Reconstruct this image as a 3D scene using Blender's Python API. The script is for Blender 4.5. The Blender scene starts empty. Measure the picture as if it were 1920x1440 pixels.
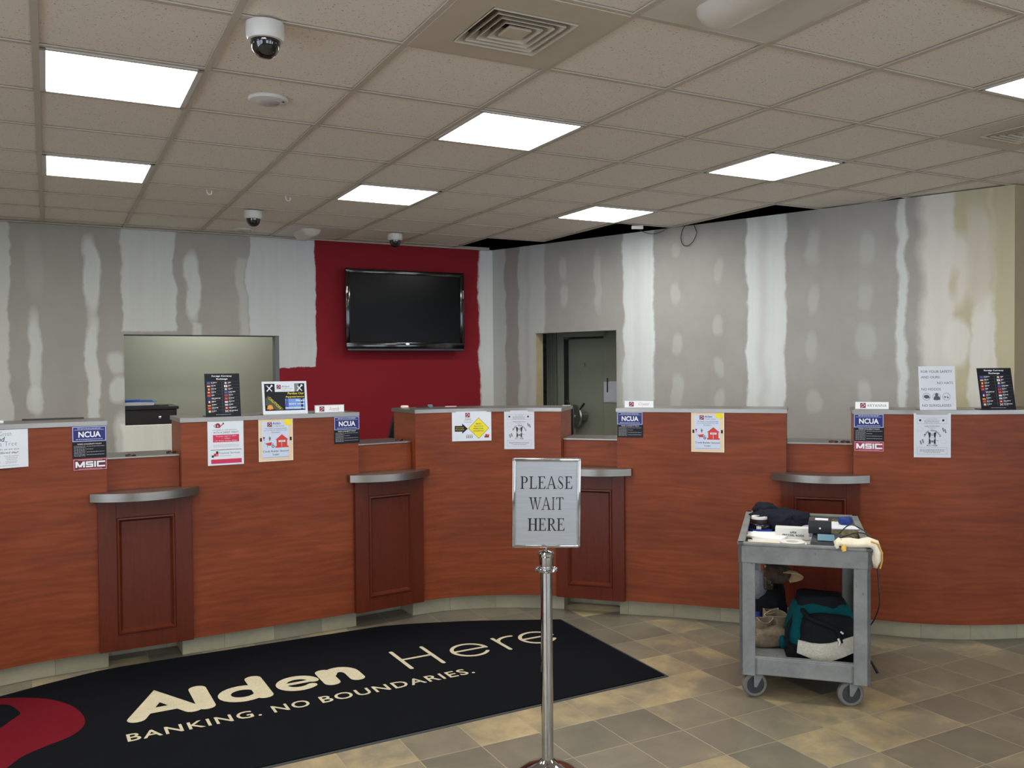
import bpy, bmesh, math, random
from mathutils import Vector, Matrix, noise
R=math.radians
scene=bpy.context.scene
COL=scene.collection
rnd=random.Random(7)

# ------------------------------------------------------------------ place frame
YAW=0.4862                       # direction of the ceiling grid / back wall
GX,GY=math.cos(YAW),math.sin(YAW)
HX,HY=-GY,GX
CEIL=2.909
TS=0.6096
CORNER=(-0.1922,9.0941)          # inner corner between back wall and right wall
RA=R(-41.012); RDX,RDY=math.cos(RA),math.sin(RA)
RLEN=4.779
E2=(3.414,5.958)
def gh(a,b): return (GX*a+HX*b, GY*a+HY*b)
def grid(i,j): return gh(TS*(i-.0376), TS*j+3.1013)

# ------------------------------------------------------------------ materials
def lin(c):
    c=c/255.0
    return c/12.92 if c<=.04045 else ((c+.055)/1.055)**2.4
def rgb(r,g,b,k=1.0): return (min(lin(r)*k,.95),min(lin(g)*k,.95),min(lin(b)*k,.95),1)
MC={}
class NT:
    def __init__(s,name):
        m=bpy.data.materials.new(name); m.use_nodes=True; s.m=m; s.t=m.node_tree; s.n=s.t.nodes; s.l=s.t.links
        s.b=s.n['Principled BSDF']
    def node(s,typ,**k):
        n=s.n.new(typ)
        for a,v in k.items():
            if a in('inputs',):
                for kk,vv in v.items(): n.inputs[kk].default_value=vv
            else: setattr(n,a,v)
        return n
    def link(s,a,b): s.l.new(a,b)
    def math(s,op,a,b=None,c=None,clamp=False):
        n=s.n.new('ShaderNodeMath'); n.operation=op; n.use_clamp=clamp
        for i,v in enumerate((a,b,c)):
            if v is None: continue
            if isinstance(v,(int,float)): n.inputs[i].default_value=v
            else: s.l.new(v,n.inputs[i])
        return n.outputs[0]
    def mix(s,f,a,b):
        n=s.n.new('ShaderNodeMix'); n.data_type='RGBA'
        for i,v in ((0,f),(6,a),(7,b)):
            if isinstance(v,(int,float,tuple)): n.inputs[i].default_value=v
            else: s.l.new(v,n.inputs[i])
        return n.outputs[2]
    def noise(s,vec,scale,detail=3,rough=.55,dist=0.0):
        n=s.n.new('ShaderNodeTexNoise'); n.inputs['Scale'].default_value=scale; n.inputs['Detail'].default_value=detail
        n.inputs['Roughness'].default_value=rough; n.inputs['Distortion'].default_value=dist
        if vec is not None: s.l.new(vec,n.inputs['Vector'])
        return n.outputs['Fac']
    def ramp(s,f,stops):
        n=s.n.new('ShaderNodeValToRGB'); e=n.color_ramp.elements
        while len(e)<len(stops): e.new(.5)
        for q,(p,c) in zip(e,stops): q.position=p; q.color=c
        s.l.new(f,n.inputs[0]); return n.outputs[0]
    def obj(s): return s.node('ShaderNodeTexCoord').outputs['Object']
    def uv(s): return s.node('ShaderNodeTexCoord').outputs['UV']
    def mapv(s,v,scale=(1,1,1),loc=(0,0,0),rot=(0,0,0)):
        n=s.n.new('ShaderNodeMapping'); n.inputs['Scale'].default_value=scale; n.inputs['Location'].default_value=loc; n.inputs['Rotation'].default_value=rot
        s.l.new(v,n.inputs['Vector']); return n.outputs[0]
    def col(s,c): s.l.new(c,s.b.inputs['Base Color'])
    def bump(s,h,strength=.2,dist=.002):
        n=s.n.new('ShaderNodeBump'); n.inputs['Strength'].default_value=strength; n.inputs['Distance'].default_value=dist
        s.l.new(h,n.inputs['Height']); s.l.new(n.outputs[0],s.b.inputs['Normal'])
def mat(name,c=(128,128,128),rough=.6,metal=0.0,k=1.0,var=0.0,vs=8.0,coat=0.0,spec=.5,bump=0.0,bs=60):
    if name in MC: return MC[name]
    t=NT(name); base=rgb(*c,k)
    t.b.inputs['Roughness'].default_value=rough; t.b.inputs['Metallic'].default_value=metal
    t.b.inputs['Specular IOR Level'].default_value=spec
    if coat: t.b.inputs['Coat Weight'].default_value=coat; t.b.inputs['Coat Roughness'].default_value=.08
    v=max(var,.03)
    f=t.noise(t.obj(),vs,4)
    lo=tuple(x*(1-v) for x in base[:3])+(1,); hi=tuple(min(x*(1+v),1) for x in base[:3])+(1,)
    t.col(t.ramp(f,[(.3,lo),(.7,hi)]))
    if bump: t.bump(t.noise(t.obj(),bs,3),bump,.004)
    MC[name]=t.m; return t.m
def emis(name,c,strength):
    t=NT(name); t.b.inputs['Base Color'].default_value=(.8,.8,.8,1); t.b.inputs['Emission Color'].default_value=c; t.b.inputs['Emission Strength'].default_value=strength
    MC[name]=t.m; return t.m
def glass(name,rough=0.0,tint=(1,1,1,1)):
    t=NT(name); t.b.inputs['Transmission Weight'].default_value=1; t.b.inputs['Roughness'].default_value=rough; t.b.inputs['Base Color'].default_value=tint; t.b.inputs['IOR'].default_value=1.45
    MC[name]=t.m; return t.m

def wood_mat(name,dark,mid,light,k,sx=1.3,sz=8.0,vertical=False,rough=.33,amp=1.0):
    t=NT(name); uv=t.uv()
    v=t.mapv(uv,(sz,sx,1) if vertical else (sx,sz,1))
    warp=t.noise(t.mapv(uv,(1.3,2.6,1) if not vertical else (2.6,1.3,1)),1.6,2)
    n1=t.noise(v,1.5,6,.6,1.2)
    w=t.node('ShaderNodeTexWave',wave_type='BANDS',bands_direction='X' if vertical else 'Y')
    w.inputs['Scale'].default_value=2.2 if not vertical else 3.0; w.inputs['Distortion'].default_value=14.0; w.inputs['Detail'].default_value=4; w.inputs['Detail Scale'].default_value=1.2
    t.link(t.mapv(uv,(.55,3.2,1) if not vertical else (3.2,.55,1)),w.inputs['Vector'])
    fine=t.noise(t.mapv(uv,(3,55,1) if not vertical else (55,3,1)),1.0,3,.6)
    f=t.math('ADD',t.math('MULTIPLY',n1,.55),t.math('MULTIPLY',w.outputs['Fac'],.09))
    f=t.math('ADD',f,t.math('MULTIPLY',warp,.36)); f=t.math('ADD',f,t.math('MULTIPLY',t.math('SUBTRACT',fine,.5),.20*amp))
    t.col(t.ramp(f,[(.30,rgb(*dark,k)),(.5,rgb(*mid,k)),(.72,rgb(*light,k))]))
    t.b.inputs['Roughness'].default_value=rough; t.b.inputs['Specular IOR Level'].default_value=.28
    MC[name]=t.m; return t.m

KW=1.37
WOOD=wood_mat('cherry_laminate',(88,38,18),(103,47,22),(118,57,29),KW*1.05,rough=.42)
DOORW=wood_mat('stained_cherry',(64,25,14),(73,29,16),(80,33,19),KW*1.1,vertical=True,amp=.8,rough=.28)

def tile_like(name,vec_fn,size,cols,grout,k,gw=.012,rough=.35,bump=.25):
    t=NT(name); v=vec_fn(t)
    s=t.node('ShaderNodeSeparateXYZ'); t.link(v,s.inputs[0])
    fx=t.math('DIVIDE',s.outputs[0],size[0]); fy=t.math('DIVIDE',s.outputs[1],size[1])
    ix=t.math('FLOOR',fx); iy=t.math('FLOOR',fy)
    c=t.node('ShaderNodeCombineXYZ'); t.link(ix,c.inputs[0]); t.link(iy,c.inputs[1])
    wn=t.node('ShaderNodeTexWhiteNoise'); t.link(c.outputs[0],wn.inputs['Vector'])
    # per tile shift of the cloud pattern
    add=t.node('ShaderNodeVectorMath',operation='MULTIPLY_ADD'); t.link(wn.outputs['Color'],add.inputs[0]); add.inputs[1].default_value=(7,7,7); t.link(v,add.inputs[2])
    cloud=t.noise(add.outputs[0],3.4,4,.6,.4); fine=t.noise(add.outputs[0],26,4,.6)
    f=t.math('ADD',t.math('MULTIPLY',wn.outputs['Value'],.42),t.math('MULTIPLY',cloud,.75))
    f=t.math('ADD',f,t.math('MULTIPLY',fine,.12)); f=t.math('SUBTRACT',f,.16)
    colr=t.ramp(f,[(p,rgb(*q,k)) for p,q in cols])
    gx=t.math('ABSOLUTE',t.math('SUBTRACT',t.math('FRACT',fx),.5)); gy=t.math('ABSOLUTE',t.math('SUBTRACT',t.math('FRACT',fy),.5))
    m=t.math('MAXIMUM',gx,gy); g=t.math('SMOOTH_MIN',1.0,t.math('MULTIPLY',t.math('SUBTRACT',m,.5-gw),1/(gw*.6)),.01,clamp=True)
    g=t.math('MAXIMUM',g,0.0)
    t.col(t.mix(t.math('MULTIPLY',g,.75),colr,rgb(*grout,k)))
    t.b.inputs['Roughness'].default_value=rough
    t.bump(t.math('ADD',t.math('MULTIPLY',g,-1.0),t.math('MULTIPLY',cloud,.35)),bump,.003)
    MC[name]=t.m; return t.m
FLOORM=tile_like('slate_look_floor_tile',lambda t:t.mapv(t.obj(),(1,1,1),(-.0,-.0,0)),(.299,.299),
   [(.22,(92,88,76)),(.42,(104,98,84)),(.58,(116,108,90)),(.70,(142,128,98)),(.85,(166,150,112))],(146,136,108),1.28,rough=.32)
KICKM=tile_like('kick_tile',lambda t:t.uv(),(.305,.305),[(.2,(104,100,82)),(.5,(124,119,99)),(.8,(142,135,110))],(84,80,66),1.7,gw=.006,rough=.4)

def steel_mat(name,c,rough,aniso=0.0):
    t=NT(name); t.b.inputs['Metallic'].default_value=1; t.b.inputs['Roughness'].default_value=rough
    f=t.noise(t.mapv(t.obj(),(2,2,220)),3,3)
    base=rgb(*c); t.col(t.ramp(f,[(.35,tuple(x*.86 for x in base[:3])+(1,)),(.65,base)]))
    t.bump(t.noise(t.mapv(t.obj(),(3,3,160)),4,2),.08,.001)
    MC[name]=t.m; return t.m
STEEL=steel_mat('brushed_steel',(158,154,148),.34)
SIGNST=steel_mat('brushed_sign_face',(190,193,197),.42)
CHROME=mat('chrome',(196,197,198),.06,1.0)

# ---------------- drywall with joint compound -----------------------------------
def wall_mat(name,base,patches,k,rough=.85,extra=None):
    t=NT(name); o=t.obj()
    s=t.node('ShaderNodeSeparateXYZ'); t.link(o,s.inputs[0])
    n1=t.math('SUBTRACT',t.noise(t.mapv(o,(2.0,1,1.4)),2.2,5,.65),.5); n2=t.math('SUBTRACT',t.noise(t.mapv(o,(1,1,.6),(9,3,5)),18,4,.65),.5)
    n0=t.math('SUBTRACT',t.noise(t.mapv(o,(1.1,1,1.9),(3,2,1)),1.9,2,.5),.5)
    wob=t.math('ADD',t.math('ADD',t.math('MULTIPLY',n1,.07),t.math('MULTIPLY',n2,.03)),t.math('MULTIPLY',n0,.10))
    x=t.math('ADD',s.outputs[0],wob); xr=t.math('ADD',s.outputs[0],t.math('ADD',t.math('MULTIPLY',n1,.04),t.math('MULTIPLY',n2,.03)))
    n3=t.math('SUBTRACT',t.noise(t.mapv(o,(1,1,1),(2,7,8)),5,4,.65),.5)
    z=t.math('ADD',s.outputs[2],t.math('MULTIPLY',n3,.07))
    n4=t.noise(t.mapv(o,(1,1,.8)),3.0,4,.6)
    cur=t.ramp(n4,[(.3,rgb(*[v*.97 for v in base],k)),(.7,rgb(*[min(v*1.03,255) for v in base],k))])
    cl=t.noise(t.mapv(o,(14,1,.6)),1.2,4,.6)
    for (kind,x0,x1,z0,z1,c,a,soft) in patches:
        cx,cz,hw,hz=(x0+x1)/2,(z0+z1)/2,abs(x1-x0)/2,abs(z1-z0)/2
        dx=t.math('SUBTRACT',xr if kind=='s' else x,cx); dz=t.math('SUBTRACT',z,cz)
        if kind in 'rs':
            d=t.math('MAXIMUM',t.math('SUBTRACT',t.math('ABSOLUTE',dx),hw),t.math('SUBTRACT',t.math('ABSOLUTE',dz),hz))
        else:
            q=t.math('SQRT',t.math('ADD',t.math('POWER',t.math('ABSOLUTE',t.math('DIVIDE',dx,hw)),2.6),t.math('POWER',t.math('ABSOLUTE',t.math('DIVIDE',dz,hz)),2.6)))
            d=t.math('MULTIPLY',t.math('SUBTRACT',q,1.0),hw)
        m=t.math('SUBTRACT',.5,t.math('DIVIDE',d,soft*(1.3 if kind=='e' else 1.5)),clamp=True)
        am=t.math('MULTIPLY',m,t.math('ADD',a*.8,t.math('MULTIPLY',cl,a*.4)),clamp=True) if kind!='s' else m
        cur=t.mix(am,cur,rgb(*c,k))
    t.col(cur); t.b.inputs['Roughness'].default_value=rough; t.b.inputs['Specular IOR Level'].default_value=.25
    t.bump(t.noise(o,40,3),.06,.002)
    MC[name]=t.m; return t.m
LG=(176,180,176); LB=(196,202,200); LG2=(168,170,166)
KD=1.3
backp=[
 ('r',-6,-4.35,0,3.2,LG2,.9,.01),
 ('e',-4.21,-4.12,1.38,2.17,LG,.75,.02),('e',-4.24,-4.11,1.36,1.58,LG,.7,.02),('e',-4.24,-4.1,2.3,2.8,LG2,.18,.03),
 ('e',-3.81,-3.69,2.2,2.81,LG,.8,.02),('e',-3.80,-3.70,1.0,2.19,LG,.85,.02),
 ('r',-3.52,-3.09,2.03,3.1,LG,.75,.012),
 ('e',-3.01,-2.89,2.13,2.73,LG,.75,.02),('r',-2.96,-2.885,1.9,2.11,LG,.6,.015),
 ('e',-3.62,-3.5,1.66,1.86,LG,.6,.03),('e',-3.62,-3.49,1.42,1.64,LG,.7,.025),('e',-3.6,-3.46,.9,1.33,LG,.75,.03),
 ('r',-3.55,-3.08,.5,1.235,(190,193,184),.9,.015),
 ('r',-2.56,-2.48,2.0,2.70,LG2,.5,.02),
 ('r',-2.47,-1.2,1.0,3.1,(164,169,168),.95,.01),
 ('s',-2.25,-1.80,.5,1.71,(108,22,30),1,.006),('s',-1.855,-.14,.3,3.3,(108,22,30),1,.006),
 ('r',-.16,.3,0,3.2,LG,.85,.015)]
BACKM=wall_mat('taped_drywall_back',(136,134,128),backp,1.7)
rightp=[
 ('r',-.2,.175,0,3.2,LG,.75,.012),('r',.175,.36,0,3.2,(140,134,130),.8,.02),('r',.35,.69,0,3.2,LG,.75,.015),
 ('r',.44,.50,0,3.2,(150,148,144),.4,.03),
 ('e',.89,.97,2.27,2.5,LG,.5,.02),('e',.89,.97,2.55,2.75,LG,.5,.02),('e',1.30,1.375,2.2,2.76,LG,.45,.02),
 ('r',1.61,1.94,0,3.2,LB,.9,.014),('r',1.72,1.80,0,3.2,LG,.35,.02),
 ('e',1.55,1.66,1.0,1.9,LG,.35,.05),
 ('e',2.12,2.21,2.65,2.76,LG,.3,.02),('e',2.12,2.21,2.25,2.42,LG,.4,.02),('e',2.12,2.21,1.8,1.98,LG,.4,.02),('e',2.11,2.22,1.3,1.62,LG,.45,.02),
 ('e',2.53,2.61,2.4,2.6,LG,.35,.02),('e',2.53,2.61,1.95,2.12,LG,.4,.02),('e',2.53,2.61,1.6,1.76,LG,.4,.02),('e',2.53,2.62,1.3,1.5,LG,.45,.02),
 ('r',2.83,3.16,0,3.2,LB,.9,.014),('r',2.93,3.01,0,3.2,(172,172,168),.5,.03),
 ('e',3.34,3.43,2.5,2.75,LG,.4,.03),('e',3.34,3.43,2.1,2.32,LG,.4,.02),('e',3.34,3.42,1.72,1.95,LG,.35,.02),('e',3.33,3.44,1.32,1.5,LG,.4,.02),
 ('e',3.74,3.86,2.45,2.7,LG,.35,.03),('e',3.74,3.84,2.1,2.3,LG,.3,.02),('e',3.73,3.88,1.75,2.0,LG,.35,.03),('e',3.74,3.83,1.38,1.58,LG,.5,.02),
 ('r',4.02,4.08,0,3.2,LB,.75,.015),('r',4.165,4.42,0,3.2,(182,180,172),.8,.03),
 ('r',4.38,4.9,0,3.2,(172,166,138),.95,.02),('r',4.2,4.40,0,3.2,(196,194,188),.75,.02),
 ('e',4.3,4.50,2.1,2.62,(196,192,184),.85,.04),('e',4.34,4.50,1.68,2.02,(198,196,190),.85,.03),('e',4.36,4.42,2.16,2.36,(172,166,138),.7,.03),
 ('e',4.50,4.68,1.0,2.2,(200,197,190),.9,.02),('e',4.47,4.63,2.1,2.8,(186,180,168),.8,.03),
 ('r',4.63,4.66,1.5,2.9,(190,186,172),.35,.01)]
RIGHTM=wall_mat('taped_drywall_right',(146,145,140),rightp,KD)
TANM=wall_mat('tan_wallcovering',(152,138,112),[],KD)
PLAINM=wall_mat('painted_wall',(185,182,174),[],1.1)
BACKROOM=wall_mat('office_wall',(150,152,140),[],1.2)

def ceil_mat():
    t=NT('mineral_fibre_tile'); o=t.obj()
    v=t.node('ShaderNodeTexVoronoi'); v.inputs['Scale'].default_value=62; t.link(o,v.inputs['Vector'])
    n=t.noise(o,9,3)
    dots=t.math('LESS_THAN',v.outputs['Distance'],t.math('MULTIPLY_ADD',n,.34,.0))
    v2=t.noise(o,120,2); pits=t.math('GREATER_THAN',v2,.66)
    f=t.math('MAXIMUM',t.math('MULTIPLY',dots,.0),t.math('MULTIPLY',pits,.55))
    v3=t.node('ShaderNodeTexVoronoi'); v3.inputs['Scale'].default_value=26; t.link(o,v3.inputs['Vector'])
    big=t.math('LESS_THAN',v3.outputs['Distance'],.085)
    f=t.math('MAXIMUM',f,t.math('MULTIPLY',big,.8))
    t.col(t.mix(f,rgb(233,225,214),rgb(132,122,107))); t.b.inputs['Roughness'].default_value=.9; t.b.inputs['Specular IOR Level'].default_value=.15
    t.bump(f,.2,.002)
    MC['ctile']=t.m; return t.m
CTILE=ceil_mat()
GRIDM=mat('ceiling_grid_paint',(192,182,168),.55)
VOID=mat('plenum_black',(44,50,54),.9)
WHITEP=mat('white_plastic',(215,214,210),.35)
BLACKP=mat('black_plastic',(20,21,23),.35)
PAPER=mat('white_paper',(222,228,236),.6,k=1.0)
INK=mat('black_ink',(38,38,42),.6); GREY=mat('grey_ink',(120,122,128),.6); LGREY=mat('light_grey_ink',(165,168,176),.6)
NAVY=mat('navy_print',(16,24,108),.4); BLUEP=mat('blue_print',(60,84,170),.4); MAROON=mat('maroon_print',(140,30,50),.5); REDP=mat('red_print',(205,45,80),.5)
BARN=mat('barn_red_print',(205,60,45),.5); YEL=mat('yellow_print',(238,222,40),.5); PEACH=mat('peach_print',(232,205,170),.5); LBL=mat('pale_print',(205,216,236),.5)
BLACKC=mat('black_card',(22,24,32),.45,spec=.25); WHITEI=mat('white_ink',(235,238,242),.5); GREENP=mat('green_print',(60,130,80),.5); ORANGE=mat('orange_print',(235,150,50),.5)
OLIVE=mat('olive_print',(70,74,50),.5); SKY=mat('sky_print',(110,150,215),.4); YTXT=mat('yellow_ink',(225,205,60),.5)
MSICM=mat('plum_print',(150,40,70),.4); MSICD=mat('dark_plum_print',(88,22,36),.4)

# ------------------------------------------------------------------ mesh builder
class MB:
    def __init__(s): s.v=[]; s.f=[]; s.m=[]; s.uv=[]; s.mats=[]
    def mi(s,m):
        if m not in s.mats: s.mats.append(m)
        return s.mats.index(m)
    def face(s,idx,m,uv=None): s.f.append(tuple(idx)); s.m.append(s.mi(m)); s.uv.append(uv)
    def add(s,verts,faces,m,uvs=None):
        b=len(s.v); s.v+= [tuple(p) for p in verts]
        for i,f in enumerate(faces): s.face([b+q for q in f],m,uvs[i] if uvs else None)
    def box(s,x0,y0,z0,x1,y1,z1,m,bev=0.0,M=None,seg=2):
        x0,x1=min(x0,x1),max(x0,x1);y0,y1=min(y0,y1),max(y0,y1);z0,z1=min(z0,z1),max(z0,z1)
        if bev<=0:
            vs=[(x0,y0,z0),(x1,y0,z0),(x1,y1,z0),(x0,y1,z0),(x0,y0,z1),(x1,y0,z1),(x1,y1,z1),(x0,y1,z1)]
            fs=[(0,3,2,1),(4,5,6,7),(0,1,5,4),(1,2,6,5),(2,3,7,6),(3,0,4,7)]
        else:
            bm=bmesh.new(); bmesh.ops.create_cube(bm,size=1)
            for v in bm.verts: v.co=Vector(((v.co.x+.5)*(x1-x0)+x0,(v.co.y+.5)*(y1-y0)+y0,(v.co.z+.5)*(z1-z0)+z0))
            bmesh.ops.bevel(bm,geom=bm.edges[:],offset=bev,segments=seg,affect='EDGES',profile=.5)
            bm.verts.index_update(); vs=[v.co[:] for v in bm.verts]; fs=[[v.index for v in f.verts] for f in bm.faces]; bm.free()
        if M is not None: vs=[(M@Vector(p))[:] for p in vs]
        s.add(vs,fs,m)
    def prism(s,poly,z0,z1,m,top=None,M=None):
        n=len(poly); ar=sum(poly[i][0]*poly[(i+1)%n][1]-poly[(i+1)%n][0]*poly[i][1] for i in range(n))
        if ar<0: poly=poly[::-1]
        vs=[(p[0],p[1],z0) for p in poly]+[(p[0],p[1],z1) for p in poly]
        if M is not None: vs=[(M@Vector(p))[:] for p in vs]
        fs=[tuple(range(n))[::-1],tuple(range(n,2*n))]+[(i,(i+1)%n,n+(i+1)%n,n+i) for i in range(n)]
        b=len(s.v); s.v+=vs
        for k,f in enumerate(fs): s.face([b+q for q in f],(top or m) if k==1 else m)
    def tube(s,path,r,m,seg=10,cap=True):
        path=[Vector(p) for p in path]; n=len(path); rr=r if isinstance(r,(list,tuple)) else [r]*n
        base=len(s.v); up=None
        for i,p in enumerate(path):
            d=(path[min(i+1,n-1)]-path[max(i-1,0)]); d=d.normalized() if d.length>1e-9 else Vector((0,0,1))
            if up is None: up=Vector((0,0,1)) if abs(d.z)<.9 else Vector((1,0,0))
            a=d.cross(up)
            if a.length<1e-4: a=d.cross(Vector((1,0,0)))
            a.normalize(); b=a.cross(d).normalized(); up=b
            for k in range(seg):
                t=2*math.pi*k/seg; q=p+(a*math.cos(t)+b*math.sin(t))*rr[i]; s.v.append(q[:])
        for i in range(n-1):
            for k in range(seg):
                k2=(k+1)%seg; s.face((base+i*seg+k,base+(i+1)*seg+k,base+(i+1)*seg+k2,base+i*seg+k2),m)
        if cap:
            s.face([base+k for k in range(seg)],m); s.face([base+(n-1)*seg+k for k in range(seg)][::-1],m)
    def lathe(s,prof,m,seg=32,M=None,mats=None):
        base=len(s.v); n=len(prof)
        for (r,z) in prof:
            for k in range(seg):
                t=2*math.pi*k/seg; p=Vector((r*math.cos(t),r*math.sin(t),z)); s.v.append(((M@p) if M is not None else p)[:])
        for i in range(n-1):
            for k in range(seg):
                k2=(k+1)%seg; s.face((base+i*seg+k,base+i*seg+k2,base+(i+1)*seg+k2,base+(i+1)*seg+k),(mats[i] if mats else m))
        if prof[0]==prof[-1]: return
        if prof[0][0]>1e-6: s.face([base+k for k in range(seg)][::-1],(mats[0] if mats else m))
        if prof[-1][0]>1e-6: s.face([base+(n-1)*seg+k for k in range(seg)],(mats[-1] if mats else m))
    def blob(s,c,r,m,pw=.8,nz=.1,ns=4.0,seed=0,zmin=None,rz=0.0,nu=40,nv=24,zmat=None):
        base=len(s.v); cr,sr=math.cos(rz),math.sin(rz)
        def sp(v,p): return math.copysign(abs(v)**p,v)
        for j in range(nv+1):
            ph=-math.pi/2+math.pi*j/nv
            for i in range(nu):
                th=2*math.pi*i/nu
                d=Vector((sp(math.cos(ph),pw)*sp(math.cos(th),pw),sp(math.cos(ph),pw)*sp(math.sin(th),pw),sp(math.sin(ph),pw)))
                q=Vector((d.x*r[0],d.y*r[1],d.z*r[2]))
                nn=noise.noise(q*ns/ max(min(r),.03)*.1+Vector((seed*3.1,seed*1.7,0)))*1.0+.6*abs(noise.noise(q*ns*2.3/max(min(r),.03)*.1+Vector((seed,9,4))))
                q=q*(1+nz*nn)
                x,y=q.x*cr-q.y*sr,q.x*sr+q.y*cr
                z=c[2]+q.z
                if zmin is not None: z=max(z,zmin+.0005*(j%3))
                s.v.append((c[0]+x,c[1]+y,z))
        for j in range(nv):
            for i in range(nu):
                i2=(i+1)%nu; f=(base+j*nu+i,base+j*nu+i2,base+(j+1)*nu+i2,base+(j+1)*nu+i)
                mm=m
                if zmat:
                    cc=[sum(s.v[q][a] for q in f)/4 for a in range(3)]; mm=zmat(cc) or m
                s.face(f,mm)
    def build(s,name,parent=None,origin=(0,0,0),rot=0.0,smooth=None,local=False):
        """verts given in world space unless local; object origin placed at `origin`."""
        me=bpy.data.meshes.new(name)
        if local: vs=s.v
        else:
            M=(Matrix.Translation(Vector(origin))@Matrix.Rotation(rot,4,'Z')).inverted()
            vs=[(M@Vector(p))[:] for p in s.v]
        me.from_pydata(vs,[],s.f)
        for m in s.mats: me.materials.append(m)
        me.polygons.foreach_set('material_index',s.m)
        ul=me.uv_layers.new(name='UVMap')
        for p,uv in zip(me.polygons,s.uv):
            n=p.normal
            if uv is None and abs(n.z)<=.7:
                tx,ty=-n.y,n.x; L=math.hypot(tx,ty) or 1; tx/=L; ty/=L
            for k,li in enumerate(p.loop_indices):
                if uv is not None: ul.data[li].uv=uv[k]
                else:
                    co=vs[me.loops[li].vertex_index]
                    ul.data[li].uv=(co[0],co[1]) if abs(n.z)>.7 else (co[0]*tx+co[1]*ty,co[2])
        if smooth is not None:
            me.shade_smooth(); me.set_sharp_from_angle(angle=R(smooth))
        me.update()
        o=bpy.data.objects.new(name,me); COL.objects.link(o)
        if parent is None:
            o.location=origin; o.rotation_euler=(0,0,rot)
        else: o.parent=parent
        return o
def empty(name,loc,rot=0.0):
    o=bpy.data.objects.new(name,None); o.empty_display_size=.1; COL.objects.link(o); o.location=loc; o.rotation_euler=(0,0,rot); return o
def tag(o,label=None,cat=None,group=None,kind=None):
    if label: o['label']=label
    if cat: o['category']=cat
    if group: o['group']=group
    if kind: o['kind']=kind
    return o
def struct(o,label=None):
    o['kind']='structure'
    if label: o['label']=label
    return o
def dup(root):
    r=root.copy(); COL.objects.link(r)
    for ch in list(root.children):
        c=ch.copy(); COL.objects.link(c); c.parent=r
        for gch in ch.children:
            d=gch.copy(); COL.objects.link(d); d.parent=c
    return r

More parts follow.
